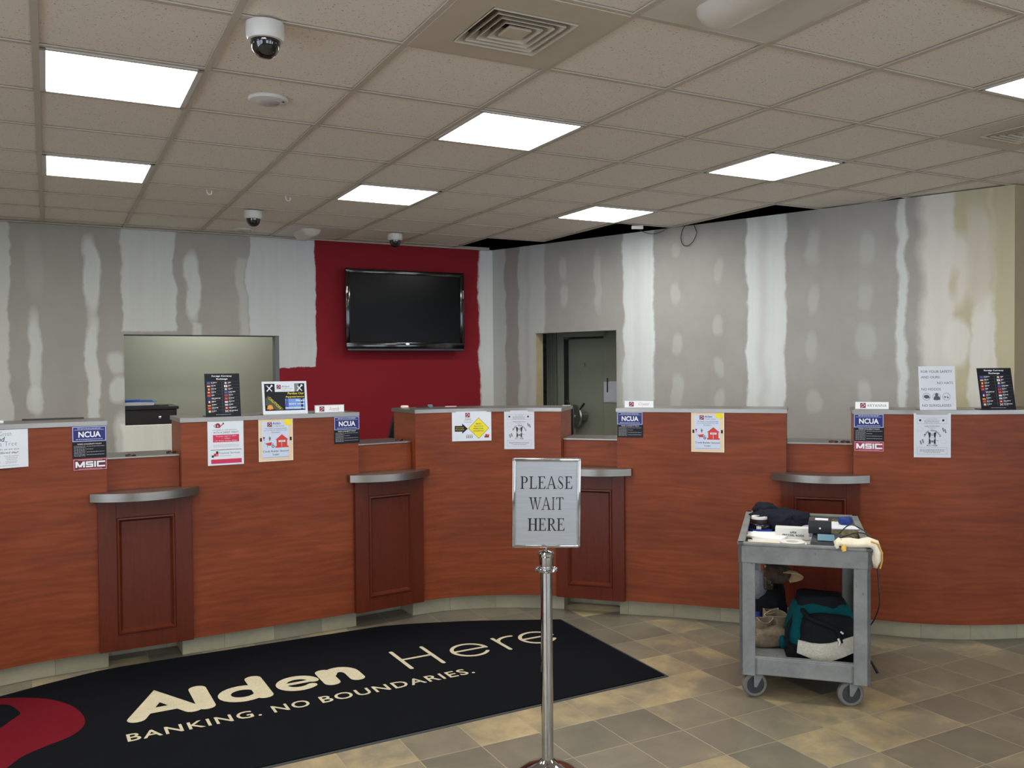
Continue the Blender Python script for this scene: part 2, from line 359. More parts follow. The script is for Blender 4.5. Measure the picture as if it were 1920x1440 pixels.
# ------------------------------------------------------------------ flat print
TXC={}
def text_geo(txt,off=0.0,sp=1.0):
    key=(txt,off,sp)
    if key not in TXC:
        cu=bpy.data.curves.new('t','FONT'); cu.body=txt; cu.size=1; cu.offset=off; cu.resolution_u=3; cu.space_character=sp; cu.fill_mode='FRONT' if hasattr(cu,'fill_mode') else 'FRONT'
        ob=bpy.data.objects.new('t',cu); COL.objects.link(ob)
        dg=bpy.context.evaluated_depsgraph_get(); me=bpy.data.meshes.new_from_object(ob.evaluated_get(dg))
        vs=[(v.co.x,v.co.y) for v in me.vertices]; fs=[tuple(p.vertices) for p in me.polygons]
        # orientation: make all faces wind the same way
        bpy.data.objects.remove(ob); bpy.data.curves.remove(cu); bpy.data.meshes.remove(me)
        TXC[key]=(vs,fs)
    return TXC[key]
class Print(MB):
    """flat artwork; u to the right, v up, front towards -Y of the object"""
    LAY=.00035
    jit=0.0
    def pt(s,u,v,l): return (u,-l*s.LAY,v)
    def poly(s,pts,m,l=1):
        n=len(pts); ar=sum(pts[i][0]*pts[(i+1)%n][1]-pts[(i+1)%n][0]*pts[i][1] for i in range(n))
        if ar<0: pts=pts[::-1]
        s.jit+=.004; l=l+min(s.jit,.6)
        b=len(s.v); s.v+=[s.pt(u,v,l) for u,v in pts]; s.face(range(b,b+n),m)
    def rect(s,u0,v0,u1,v1,m,l=1): s.poly([(u0,v0),(u1,v0),(u1,v1),(u0,v1)],m,l)
    def frame(s,u0,v0,u1,v1,w,m,l=1):
        s.rect(u0,v0,u1,v0+w,m,l); s.rect(u0,v1-w,u1,v1,m,l); s.rect(u0,v0,u0+w,v1,m,l); s.rect(u1-w,v0,u1,v1,m,l)
    def line(s,a,b,w,m,l=1):
        dx,dy=b[0]-a[0],b[1]-a[1]; L=math.hypot(dx,dy) or 1; nx,ny=-dy/L*w/2,dx/L*w/2
        s.poly([(a[0]-nx,a[1]-ny),(b[0]-nx,b[1]-ny),(b[0]+nx,b[1]+ny),(a[0]+nx,a[1]+ny)],m,l)
    def pline(s,pts,w,m,l=1):
        for a,b in zip(pts,pts[1:]): s.line(a,b,w,m,l)
    def circ(s,u,v,r,m,l=1,n=20,ry=None,a0=0,a1=2*math.pi):
        s.poly([(u+r*math.cos(a0+(a1-a0)*k/n),v+(ry or r)*math.sin(a0+(a1-a0)*k/n)) for k in range(n)],m,l)
    def ring(s,u,v,r,w,m,l=1,n=28,a0=0,a1=2*math.pi):
        for k in range(n):
            t0=a0+(a1-a0)*k/n; t1=a0+(a1-a0)*(k+1)/n
            s.poly([(u+r*math.cos(t0),v+r*math.sin(t0)),(u+r*math.cos(t1),v+r*math.sin(t1)),(u+(r-w)*math.cos(t1),v+(r-w)*math.sin(t1)),(u+(r-w)*math.cos(t0),v+(r-w)*math.sin(t0))],m,l)
    def text(s,txt,u0,v0,u1,v1,m,l=1,bold=0.0,shear=0.0,sp=1.0,fn=None):
        """fit the text's own bounding box to u0..u1, v0..v1 (u1 None: keep aspect)"""
        vs,fs=text_geo(txt,bold,sp)
        if not vs: return
        xs=[p[0] for p in vs]; ys=[p[1] for p in vs]; x0,x1,y0,y1=min(xs),max(xs),min(ys),max(ys)
        sy=(v1-v0)/(y1-y0); sx=(u1-u0)/(x1-x0) if u1 is not None else sy
        b=len(s.v)
        for x,y in vs:
            u=u0+(x-x0)*sx; v=v0+(y-y0)*sy; u+=shear*(v-v0)
            if fn: u,v=fn(u,v)
            s.v.append(s.pt(u,v,l))
        for f in fs: 
            a=[(s.v[b+q][0],s.v[b+q][2]) for q in f]; n=len(a)
            ar=sum(a[i][0]*a[(i+1)%n][1]-a[(i+1)%n][0]*a[i][1] for i in range(n))
            s.face([b+q for q in (f if ar>0 else f[::-1])],m)
    def scrib(s,u0,u1,v,h,m,l=1,seed=1):
        r=random.Random(seed*77+int(v*10000)); u=u0
        while u<u1:
            w=r.uniform(1.5,5)*h; w=min(w,u1-u); s.rect(u,v,u+w,v+h,m,l); u+=w+h*.8
    def sheet(s,w,h,m,t=.0006,back=None): s.box(-w/2,0,0,w/2,t,h,back or m); s.rect(-w/2,0,w/2,h,m,0.3)

# ------------------------------------------------------------------ counter plan curve
CP=[(-4.3,3.0),(-3.75,3.45),(-3.2,4.06),(-2.734,4.64),(-2.334,4.91),(-1.899,5.158),(-1.523,5.375),(-1.08,5.64),(-.62,5.945),(-.33,6.06),(0.0,6.09),(.302,6.05),(.756,5.905),(1.122,5.80),(1.469,5.68),(1.80,5.57),(2.212,5.43),(2.472,5.335),(2.75,5.29),(3.103,5.305),(3.6,5.39),(4.3,5.6)]
def _cr():
    out=[]
    for i in range(1,len(CP)-2):
        p0,p1,p2,p3=CP[i-1:i+3]
        for k in range(24):
            t=k/24.0; q=[]
            for a in (0,1): q.append(.5*(2*p1[a]+(p2[a]-p0[a])*t+(2*p0[a]-5*p1[a]+4*p2[a]-p3[a])*t*t+(3*p1[a]-p0[a]-3*p2[a]+p3[a])*t**3))
            out.append(tuple(q))
    return out
PL=_cr(); SL=[0.0]
for a,b in zip(PL,PL[1:]): SL.append(SL[-1]+math.dist(a,b))
def cpos(s):
    s=min(max(s,0),SL[-1]-1e-6); lo,hi=0,len(SL)-1
    while hi-lo>1:
        m=(lo+hi)//2
        if SL[m]<=s: lo=m
        else: hi=m
    t=(s-SL[lo])/(SL[hi]-SL[lo]); a,b=PL[lo],PL[hi]
    return (a[0]+(b[0]-a[0])*t,a[1]+(b[1]-a[1])*t)
def ctan(s,e=.04):
    a,b=cpos(s-e),cpos(s+e); L=math.dist(a,b) or 1
    return ((b[0]-a[0])/L,(b[1]-a[1])/L)
def cpt(s,off=0.0):
    p=cpos(s); t=ctan(s); return (p[0]-t[1]*off,p[1]+t[0]*off)
def crot(s): t=ctan(s,.06); return math.atan2(t[1],t[0])
SMAX=SL[-1]-.02
def arc_solid(mb,s0,s1,o0,o1,z0,z1,m,step=.05,top=None,bulge=None,bev=0.0):
    """solid between two offsets of the counter curve"""
    n=max(1,int(round((s1-s0)/step))); S=[s0+(s1-s0)*i/n for i in range(n+1)]
    F=[cpt(s,o0) for s in S]; B=[cpt(s,o1) for s in S]; b=len(mb.v)
    prof=[(0,z0),(0,z1)]
    for i in range(n+1):
        mb.v+=[(F[i][0],F[i][1],z0),(F[i][0],F[i][1],z1),(B[i][0],B[i][1],z1),(B[i][0],B[i][1],z0)]
    for i in range(n):
        a=b+4*i; c=a+4; u0,u1=S[i],S[i+1]
        mb.face((a,c,c+1,a+1),m,[(u0,z0),(u1,z0),(u1,z1),(u0,z1)])
        mb.face((a+1,c+1,c+2,a+2),top or m,[(u0,0),(u1,0),(u1,o1-o0),(u0,o1-o0)])
        mb.face((a+2,c+2,c+3,a+3),m,[(u0,z1),(u1,z1),(u1,z0),(u0,z0)])
        mb.face((a+3,c+3,c,a),m,[(u0,0),(u1,0),(u1,1),(u0,1)])
    e=b+4*n
    mb.face((b,b+1,b+2,b+3),m,[(o0,z0),(o0,z1),(o1,z1),(o1,z0)])
    mb.face((e+3,e+2,e+1,e),m,[(o1,z0),(o1,z1),(o0,z1),(o0,z0)])

ZT=1.415; ZP=1.390; ZB=.11
BND=[0.02,2.102,2.502,3.596,4.012,5.038,5.43,6.522,6.922,SMAX]
SECL=['curved cherry wood counter section at left edge of photo with blue sign',
 'curved cherry wood counter section between two pedestals holding the red and pink flyer',
 'concave cherry wood counter section behind the please wait sign, with yellow diamond notice',
 'cherry wood counter section right of the vault doorway with one cream bordered flyer',
 'cherry wood counter section at right edge bulging towards the gray cart']
for k in range(5):
    s0,s1=BND[2*k],BND[2*k+1]; mid=(s0+s1)/2; p=cpt(mid,.15)
    e=empty('counter_section',(p[0],p[1],0),crot(mid)); tag(e,SECL[k],'counter','teller counter sections')
    kw=dict(parent=e,origin=(p[0],p[1],0),rot=crot(mid))
    b=MB(); arc_solid(b,s0,s1,0,.36,ZB,ZP,WOOD); b.build('wood_body',**kw)
    b=MB(); arc_solid(b,s0-.006,s1+.006,-.006,.385,ZP,ZT,STEEL); b.build('steel_top',**kw)
    b=MB(); arc_solid(b,s0,s1,.07,.30,0.0,ZB,KICKM,top=KICKM); b.build('tiled_toe_kick',**kw)

STL=['teller station with steel ledge and dark panelled pedestal, leftmost of the four',
 'teller station pedestal with steel ledge in front of the red wall, second from left',
 'teller station pedestal partly hidden behind the please wait sign, below vault doorway',
 'teller station pedestal and steel ledge directly behind the gray utility cart']
PED=[(2.05,2.552,2.102,2.502),(3.556,4.054,3.596,4.012),(5.004,5.482,5.038,5.43),(6.492,6.958,6.522,6.922)]
for k,(a0,a1,b0,b1) in enumerate(PED):
    mid=(a0+a1)/2; p=cpt(mid,0); rz=crot(mid); hw=(a1-a0)/2
    e=empty('teller_station',(p[0],p[1],0),rz); tag(e,STL[k],'teller station','teller stations')
    kw=dict(parent=e,local=True)
    # how far the straight pedestal face must stand out to clear the curved panels
    y=[]
    for s in (a0,mid,a1):
        q=cpos(s); dx,dy=q[0]-p[0],q[1]-p[1]; y.append(-dx*math.sin(rz)+dy*math.cos(rz))
    yf=min(y)-.022
    b=MB()
    mw,z0,z1=.155,.20,.865           # moulding outer half width, bottom, top
    fr=DOORW
    b.box(-hw,yf,ZB,-mw,yf+.10,.966,fr,.002); b.box(mw,yf,ZB,hw,yf+.10,.966,fr,.002)
    b.box(-mw,yf,z1,mw,yf+.10,.966,fr); b.box(-mw,yf,ZB,mw,yf+.10,z0,fr)
    b.build('door_frame',**kw)
    b=MB(); w=.028                   # sloped moulding ring
    o=[(-mw,z0),(mw,z0),(mw,z1),(-mw,z1)]; i_=[(-mw+w,z0+w),(mw-w,z0+w),(mw-w,z1-w),(-mw+w,z1-w)]
    for lay in ((0,-.006,.35),(1,.010,1)):
        pass
    rings=[(0.0,yf),(0.004,yf-.008),(0.012,yf-.009),(0.016,yf-.001),(.020,yf+.006),(w,yf+.016)]
    for (d0,ya),(d1,yb) in zip(rings,rings[1:]):
        def rc(d,yy): return [(-mw+d,yy,z0+d),(mw-d,yy,z0+d),(mw-d,yy,z1-d),(-mw+d,yy,z1-d)]
        A,B=rc(d0,ya),rc(d1,yb)
        for q in range(4): b.add([A[q],A[(q+1)%4],B[(q+1)%4],B[q]],[(0,1,2,3)],DOORW)
    b.build('moulding',**kw)
    b=MB(); b.box(-mw+w-.005,yf+.014,z0+w-.005,mw-w+.005,yf+.04,z1-w+.005,DOORW); b.build('door_panel',**kw)
    # ledge
    b=MB(); n=16; W=.29; yE=yf-.015; pts=[]
    for q in range(n+1):
        t=-1+2*q/n; pts.append((t*W,yE-.105*(1-t*t)))
    ends=[]
    for sg,(ss) in ((1,mid+W),(-1,mid-W)):
        q=cpt(ss,.002); dx,dy=q[0]-p[0],q[1]-p[1]; ends.append((dx*math.cos(rz)+dy*math.sin(rz),-dx*math.sin(rz)+dy*math.cos(rz)))
    gl=(b0-mid)+.004; gr=(b1-mid)-.004
    def loc(s,off):
        q=cpt(s,off); dx,dy=q[0]-p[0],q[1]-p[1]; return (dx*math.cos(rz)+dy*math.sin(rz),-dx*math.sin(rz)+dy*math.cos(rz))
    poly=pts+[ (ends[0][0],ends[0][1]-.004), (loc(b1,-.004)[0],loc(b1,-.004)[1]), loc(b1-.004,.068), loc(b0+.004,.068), loc(b0,-.004), (ends[1][0],ends[1][1]-.004)]
    b.prism(poly,.966,1.012,STEEL); b.build('steel_ledge',smooth=30,**kw)
    kw2=dict(parent=e,origin=(p[0],p[1],0),rot=rz)
    b=MB(); arc_solid(b,b0+.003,b1-.003,.07,.10,.90,1.192,WOOD); b.build('low_wall',**kw2)
    b=MB(); arc_solid(b,b0+.003,b1-.003,.062,.40,1.192,1.200,STEEL); b.build('low_steel_top',**kw2)
    b=MB(); arc_solid(b,b0-.02,b1+.02,.27,.30,0,ZB+.02,KICKM); b.build('tiled_toe_kick',**kw2)
    b=MB(); arc_solid(b,b0+.004,b1-.004,.101,.13,.111,.99,WOOD); b.build('inner_wall',**kw2)

# ------------------------------------------------------------------ setting
def rectwall(name,org,ang,pieces,m,th=.12,label=None):
    b=MB()
    for (x0,x1,z0,z1) in pieces: b.box(x0,0,z0,x1,th,z1,m)
    o=b.build(name,local=True); o.location=(org[0],org[1],0); o.rotation_euler=(0,0,ang); return struct(o,label)
WT=2.906
rectwall('wall_back',CORNER,YAW,[(-8.2,-3.508,0,WT),(-3.508,-3.124,0,1.222),(-3.124,-2.2,0,1.10),(-3.508,-2.2,2.003,WT),(-2.2,.16,0,WT)],BACKM)
rectwall('wall_right',CORNER,RA,[(0.0,.565,0,WT),(.565,1.533,2.031,WT),(1.533,RLEN,0,WT)],RIGHTM)
rectwall('wall_front',E2,YAW,[(0,4.2,0,WT)],TANM)
# outer shell
lo=gh(-4.2,0)
def shell(name,a0,b0,a1,b1,m,holes=None,H=3.5):
    p=gh(a0,b0); q=gh(a1,b1); ang=math.atan2(q[1]-p[1],q[0]-p[0]); L=math.dist(p,q)
    pieces=[(0,L,0,H)]
    if holes:
        pieces=[]; x=0
        for (h0,h1,z0,z1) in holes: pieces+=[(x,h0,0,H),(h0,h1,0,z0),(h0,h1,z1,H)]; x=h1
        pieces.append((x,L,0,H))
    return rectwall(name,p,ang,pieces,m,.12)
WL=[(9.2,11.6,.3,2.7),(12.0,15.4,.3,2.7)]
shell('wall_left',-4.1,11.6,-4.1,-4.5,PLAINM,WL)
WH=[(1.0,3.4,.5,2.6),(4.4,6.8,.5,2.6),(7.8,10.2,.5,2.6)]
shell('wall_rear',10.0,-4.5,-4.1,-4.5,PLAINM,WH)
shell('wall_side',10.0,11.6,10.0,-4.5,PLAINM)
for o in (bpy.data.objects['wall_side'],): pass
shell('wall_far',-4.1,11.6,10.0,11.6,BACKROOM)
_t=NT('window_glass'); _o=_t.n['Material Output']; _tr=_t.node('ShaderNodeBsdfTransparent'); _gl=_t.node('ShaderNodeBsdfGlossy'); _gl.inputs['Roughness'].default_value=.01
_lw=_t.node('ShaderNodeLayerWeight'); _lw.inputs[0].default_value=.12; _mx=_t.node('ShaderNodeMixShader'); _t.link(_lw.outputs['Fresnel'],_mx.inputs[0]); _t.link(_tr.outputs[0],_mx.inputs[1]); _t.link(_gl.outputs[0],_mx.inputs[2]); _t.link(_mx.outputs[0],_o.inputs[0]); GL=_t.m
def window_set(first,p,ang,holes):
    for i,(h0,h1,z0,z1) in enumerate(holes):
        b=MB()
        for (x0,x1,a,c) in [(h0,h1,z0,z0+.06),(h0,h1,z1-.06,z1),(h0,h0+.06,z0,z1),(h1-.06,h1,z0,z1),((h0+h1)/2-.03,(h0+h1)/2+.03,z0,z1)]: b.box(x0,.03,a,x1,.09,c,mat('dark_bronze',(60,55,50),.4,.5))
        o=b.build('window_%d'%(first+i),local=True); o.location=(p[0],p[1],0); o.rotation_euler=(0,0,ang); struct(o)
        b=MB(); b.box(h0+.05,.055,z0+.05,h1-.05,.061,z1-.05,GL); g_=b.build('window_pane',parent=o,local=True)
        L=bpy.data.lights.new('portal','AREA'); L.shape='RECTANGLE'; L.size=h1-h0; L.size_y=z1-z0; L.cycles.is_portal=True
        lo_=bpy.data.objects.new('daylight_portal',L); COL.objects.link(lo_)
        M=Matrix.Translation((p[0],p[1],0))@Matrix.Rotation(ang,4,'Z')@Matrix.Translation(((h0+h1)/2,.10,(z0+z1)/2))@Matrix.Rotation(R(-90),4,'X'); lo_.matrix_world=M
window_set(1,gh(10.0,-4.5),YAW+math.pi,WH)
window_set(4,gh(-4.1,11.6),YAW-math.pi/2,WL)
# floor
b=MB(); b.box(-4.3,-4.7,-.1,10.2,11.8,0,FLOORM); fl=b.build('floor',local=True); fl.rotation_euler=(0,0,YAW); struct(fl)
# shift the floor grid so a joint passes through the measured tile corner
ca,cb=1.187*GX+3.932*GY,1.187*HX+3.932*HY
for n in FLOORM.node_tree.nodes:
    if n.type=='MAPPING': n.inputs['Location'].default_value=(-(ca%.299),-(cb%.299),0)

# ceiling ---------------------------------------------------------------------
LIGHTS=[(0,1),(0,4),(3,1),(3,4),(6,1),(6,4),(6,-2),(0,-2),(3,-5),(0,-5),(-3,1),(-3,-2),(3,-8),(-3,4),(-3,-5),(0,-8)]
SKIP=set(LIGHTS)|{(2,-1),(3,-2),(7,-1),(3,7)}
def have(i,j):
    if not(-6<=i<=15 and -12<=j<=8): return False
    if i<=5: return j<=8
    if i==6: return j<=6
    if i==7: return j<=4
    if i==8: return j<=2
    if i==9: return j<=1
    return j<=0
b=MB()
for i in range(-6,16):
    for j in range(-12,9):
        if not have(i,j) or (i,j) in SKIP: continue
        j1=j+1 if j<8 else 8.23
        c0=-.0376
        a0,a1=TS*(i-.0376)+.004,TS*(i+1-.0376)-.004; b0,b1=TS*j+3.1013+.004,TS*j1+3.1013-.004
        b.box(a0,b0,2.914,a1,b1,2.928,CTILE)
b.box(-4.2,-4.6,3.46,10.1,11.7,3.5,VOID)                       # roof deck over the void
o=b.build('ceiling',local=True); o.rotation_euler=(0,0,YAW); struct(o)
b=MB(); BW=.013
for i in range(-6,17):
    js=[j for j in range(-12,9) if have(i,j) or have(i-1,j)]
    if js:
        x=TS*(i-.0376); y1=TS*min(max(js)+1,8.23)+3.1013
        b.box(x-BW,TS*min(js)+3.1013,2.905,x+BW,y1,2.911,GRIDM); b.box(x-.003,TS*min(js)+3.1013,2.911,x+.003,y1,2.95,GRIDM)
for j in range(-12,9):
    is_=[i for i in range(-6,16) if have(i,j) or have(i,j-1)]
    if is_:
        y=TS*j+3.1013
        b.box(TS*(min(is_)-.0376),y-.011,2.9062,TS*(max(is_)+1-.0376),y+.011,2.9112,GRIDM)
o=b.build('trim_1',local=True); o.rotation_euler=(0,0,YAW); struct(o,'painted metal grid of the suspended ceiling')
b=MB(); b.box(TS*(-6),8.10,2.898,4.04,8.13,2.906,GRIDM); b.box(TS*(-6),8.122,2.898,4.04,8.129,2.93,GRIDM)
o=b.build('trim_2',local=True); o.rotation_euler=(0,0,YAW); struct(o,'wall angle of the suspended ceiling along the back wall')
# ceiling over the back rooms
b=MB()
pts=[gh(-4.05,8.27),(CORNER[0]+.09,CORNER[1]+.25),]
def rwp(s,off): return (CORNER[0]+RDX*s-RDY*off,CORNER[1]+RDY*s+RDX*off)
poly=[gh(-4.0,8.26),gh(3.95,8.26),rwp(.1,.2),rwp(4.7,.14),gh(9.9,3.85),gh(9.9,11.5),gh(-4.0,11.5)]
b.prism(poly,2.80,2.84,mat('back_ceiling',(170,168,160),.9)); struct(b.build('ceiling.001'),'plain ceiling of the rooms behind')
# grid stub bits and joists seen in the gap
b=MB()
for k in range(9):
    q=rwp(.4+k*.5,.05); b.box(-.02,-.35,3.0,.02,.35,3.2,mat('dark_joist',(44,46,48),.8),M=Matrix.Translation((q[0],q[1],0))@Matrix.Rotation(YAW,4,'Z'))
struct(b.build('trim_3'),'dark framing in the gap above the right wall')

# lights ------------------------------------------------------------------------
LITE=emis('lit_diffuser',(1.0,.985,.95,1),11.0)
LM=mat('light_frame_paint',(205,203,198),.5)
LL={(0,1):'lit square ceiling panel nearest the dome camera, large at upper left',(0,4):'lit square ceiling panel at left, farther and smaller of the left column',
(3,1):'lit square ceiling panel right below the square air diffuser',(3,4):'lit square ceiling panel above the television',
(6,1):'lit square ceiling panel at right above the utility cart side',(6,4):'lit square ceiling panel closest to the ragged gap over right wall',
(6,-2):'lit square ceiling panel cut off by right edge of photo'}
def light_proto():
    e=empty('ceiling_light',(0,0,0),YAW)
    b=MB(); h=TS/2-.012
    for (x0,y0,x1,y1) in [(-h,-h,h,-h+.022),(-h,h-.022,h,h),(-h,-h,-h+.022,h),(h-.022,-h,h,h)]: b.box(x0,y0,-.004,x1,y1,.012,LM)
    b.box(-h,-h,.012,h,h,.06,LM)
    b.build('frame',parent=e,local=True)
    b=MB(); q=h-.022; n=8
    vs=[]
    for a in range(n+1):
        for c in range(n+1):
            x=-1+2*a/n; y=-1+2*c/n; vs.append((x*q,y*q,.004-.022*(1-x*x)*(1-y*y)))
    b.add(vs,[(a*(n+1)+c,a*(n+1)+c+1,(a+1)*(n+1)+c+1,(a+1)*(n+1)+c) for a in range(n) for c in range(n)],LITE); b.build('diffuser',parent=e,local=True)
    return e
lp=light_proto(); first=True
for (i,j) in LIGHTS:
    if not -4<=i<=14 : continue
    x,y=grid(i+.5,j+.5)
    ai,bj=TS*(i+.5-.0376),TS*(j+.5)+3.1013
    if ai>9.6 or ai<-3.8 or bj<-4.2: continue
    o=lp if first else dup(lp); first=False
    o.location=(x,y,2.906)
    tag(o,LL.get((i,j),'lit square ceiling panel outside the photo view, behind or beside the camera'),'ceiling light','square ceiling light panels')
# unseen panels added to brighten the rooms behind
for (x,y) in [gh(1.4,9.0),gh(2.4,10.6)]:
    o=dup(lp); o.location=(x,y,2.79); tag(o,'unseen lit ceiling panel added to brighten the office behind the back wall window','ceiling light','square ceiling light panels')

# far white ceiling fixture and near one --------------------------------------
def diffuser_proto(w,inner,label,nm='air_diffuser'):
    e=empty(nm,(0,0,0),YAW); tag(e,label,'air vent')
    P=mat('vent_paint',(196,186,168),.5); D=mat('vent_dark',(32,32,30),.8)
    b=MB(); h=TS/2-.008; q=inner
    for (x0,y0,x1,y1) in [(-h,-h,h,-q),(-h,q,h,h),(-h,-q,-q,q),(q,-q,h,q)]: b.box(x0,y0,-.002,x1,y1,.004,P)
    b.build('face_panel',parent=e,local=True)
    b=MB(); b.box(-q,-q,.055,q,q,.06,D); b.build('duct_back',parent=e,local=True)
    n=4; step=(q-.045)/n
    for k in range(n+1):
        r0=q-k*step; r1=r0-step*.62
        if k==n: b=MB(); b.box(-.045,-.045,-.010,.045,.045,.0,P,.002); b.build('centre_plate',parent=e,local=True); break
        b=MB(); A=[(-r0,-r0),(r0,-r0),(r0,r0),(-r0,r0)]; B=[(-r1,-r1),(r1,-r1),(r1,r1),(-r1,r1)]
        zt,zb=.030,-.008
        rr=[(A,zb),(A,zb+.003),(B,zt),(B,zt-.003)]
        A1=r0;B1=r1
        for t in range(4):
            u=(t+1)%4
            vs=[(A[t][0],A[t][1],zb),(A[u][0],A[u][1],zb),(B[u][0],B[u][1],zt),(B[t][0],B[t][1],zt),(A[t][0],A[t][1],zb-.003),(A[u][0],A[u][1],zb-.003),(B[u][0],B[u][1],zt-.003),(B[t][0],B[t][1],zt-.003)]
            b.add(vs,[(0,1,2,3),(7,6,5,4),(4,5,1,0),(3,2,6,7)],P)
        b.build('louver',parent=e,local=True)
    return e
d=diffuser_proto(TS,.165,'square louvered air diffuser in a tan ceiling panel, top center of photo')
x,y=grid(2.5,-.5); d.location=(x,y,2.905)
d2=dup(d); x,y=grid(7.5,-.5); d2.location=(x,y,2.905); d2['label']='louvered ceiling air vent cut off by the right edge of photo'

def white_fixture():
    e=empty('ceiling_fixture',(0,0,0),YAW); b=MB(); h=TS/2-.01
    P=mat('fixture_white',(212,206,196),.45)
    b.box(-h,-h,0,h,h,.006,P); b.build('panel',parent=e,local=True)
    b=MB(); vs=[];fs=[]; n=20; m_=14
    for a in range(n+1):
        u=a/n; y=.16-.0-.36*(u-.0)  # from far end back
        for k in range(m_+1):
            t=math.pi*k/m_; w=.088*(min(1,math.sin(min(1,u*5)*math.pi/2))); dd=.062*min(1,math.sin(min(1,u*5)*math.pi/2))
            if u>.85: w*=math.sqrt(max(0,1-((u-.85)/.15)**2)); dd*=math.sqrt(max(0,1-((u-.85)/.15)**2))
            vs.append((-.072-w*math.cos(t),.225-.42*u,-dd*math.sin(t)))
    for a in range(n):
        for k in range(m_): i=a*(m_+1)+k; fs.append((i,i+m_+1,i+m_+2,i+1))
    b.add(vs,fs,P); b.build('rounded_housing',parent=e,local=True,smooth=60)
    return e
f1=white_fixture(); x,y=grid(3.5,-1.5); f1.location=(x,y,2.908); f1.rotation_euler=(0,0,YAW)
for c in f1.children:
    pass
tag(f1,'white ceiling panel with rounded projecting housing at the top edge, right of the air diffuser','ceiling fixture')
f2=dup(f1); x,y=grid(3.5,7.55); f2.location=(x,y,2.908); f2['label']='white ceiling panel with rounded housing beside the back wall, above the red wall edge'

def dome_cam():
    e=empty('dome_camera',(0,0,0)); b=MB()
    b.lathe([(.0,0.0),(.066,0),(.066,-.045),(.060,-.058),(.052,-.060)],WHITEP,40); b.build('housing',parent=e,local=True,smooth=35)
    b=MB(); b.lathe([(.052,-.060),(.051,-.072),(.045,-.092),(.034,-.107),(.018,-.117),(.0005,-.120)],mat('smoked_dome',(14,15,17),.06,coat=1.0),40); b.build('smoked_dome',parent=e,local=True,smooth=60)
    return e
dc=dome_cam()
for k,((i,j),lab) in enumerate([((1.17,.05),'white dome security camera nearest the viewer, hanging at top left'),((2.34,6.17),'white dome security camera in mid ceiling, left of the television'),((4.6,7.2),'white dome security camera close to the back wall above the television')]):
    o=dc if k==0 else dup(dc); x,y=grid(i,j); o.location=(x,y,2.905); tag(o,lab,'camera','dome security cameras')
def disc_sensor(r):
    e=empty('ceiling_sensor',(0,0,0)); b=MB()
    b.lathe([(0,0),(r*.97,0),(r,-.006),(r*.93,-.014),(r*.62,-.020)],WHITEP,40); b.build('cover_ring',parent=e,local=True,smooth=40)
    b=MB(); b.lathe([(r*.60,-.016),(r*.56,-.022),(r*.3,-.030),(.0005,-.032)],mat('sensor_lens',(170,165,160),.25),36); b.build('lens',parent=e,local=True,smooth=60)
    b=MB(); b.lathe([(0,-.0185),(.007,-.0215),(.0005,-.022)],BLACKP,10,M=Matrix.Translation((r*.78,-r*.05,.002))); b.build('indicator',parent=e,local=True)
    return e
s1=disc_sensor(.088); x,y=grid(1.5,1.48); s1.location=(x,y,2.913); tag(s1,'round white ceiling sensor disc hanging just below the near dome camera','ceiling sensor')
s2=dup(s1); x,y=grid(2.51,7.73); s2.location=(x,y,2.913); s2['label']='round white ceiling sensor disc near the back wall behind the middle dome camera'
def clip(i,j,lab):
    x,y=grid(i,j); b=MB(); z=2.905
    b.tube([(x,y,z),(x,y,z-.02),(x+.012,y,z-.035),(x+.03,y,z-.032),(x+.032,y,z-.012)],.004,WHITEP,8)
    o=b.build('ceiling_hook',origin=(x,y,z-.03),smooth=60); tag(o,lab,'hook','ceiling hooks')
clip(1.61,5.02,'small white ceiling hook below the farther left light panel'); clip(2.47,5.02,'small white ceiling hook just right of and above the middle dome camera')
x,y=grid(7.38,5.0); b=MB(); b.box(x-.05,y-.01,2.87,x+.05,y+.01,2.90,WHITEP,.004); tag(b.build('ceiling_tag',origin=(x,y,2.87)),'small white plastic piece at ceiling gap below the far right light panel','fitting')

# cable on the right wall
def rw3(s,z,off=-.02): q=rwp(s,off); return (q[0],q[1],z)
b=MB(); pts=[]
for k in range(30):
    t=2*math.pi*k/29; pts.append(rw3(2.31+.075*math.cos(t)+.03*math.sin(t),2.835+.105*math.sin(t),-.03-.01*math.sin(t)))
b.tube([rw3(2.42,3.0,.02),rw3(2.40,2.93,-.03)]+pts[3:]+[rw3(2.33,2.96,-.02)],.0035,BLACKP,6); tag(b.build('cable_loop',origin=rw3(2.31,2.73),smooth=60),'loop of thin black cable hanging from the gap at top of right wall','cable')
b=MB(); b.tube([rw3(1.78+.35*k/12,2.93-.06*math.sin(math.pi*k/12),-.012) for k in range(13)],.003,mat('gray_cable',(110,110,108),.5),6); tag(b.build('slack_cable',origin=rw3(1.95,2.87),smooth=60),'slack thin gray cable drooping over the top of right wall','cable')

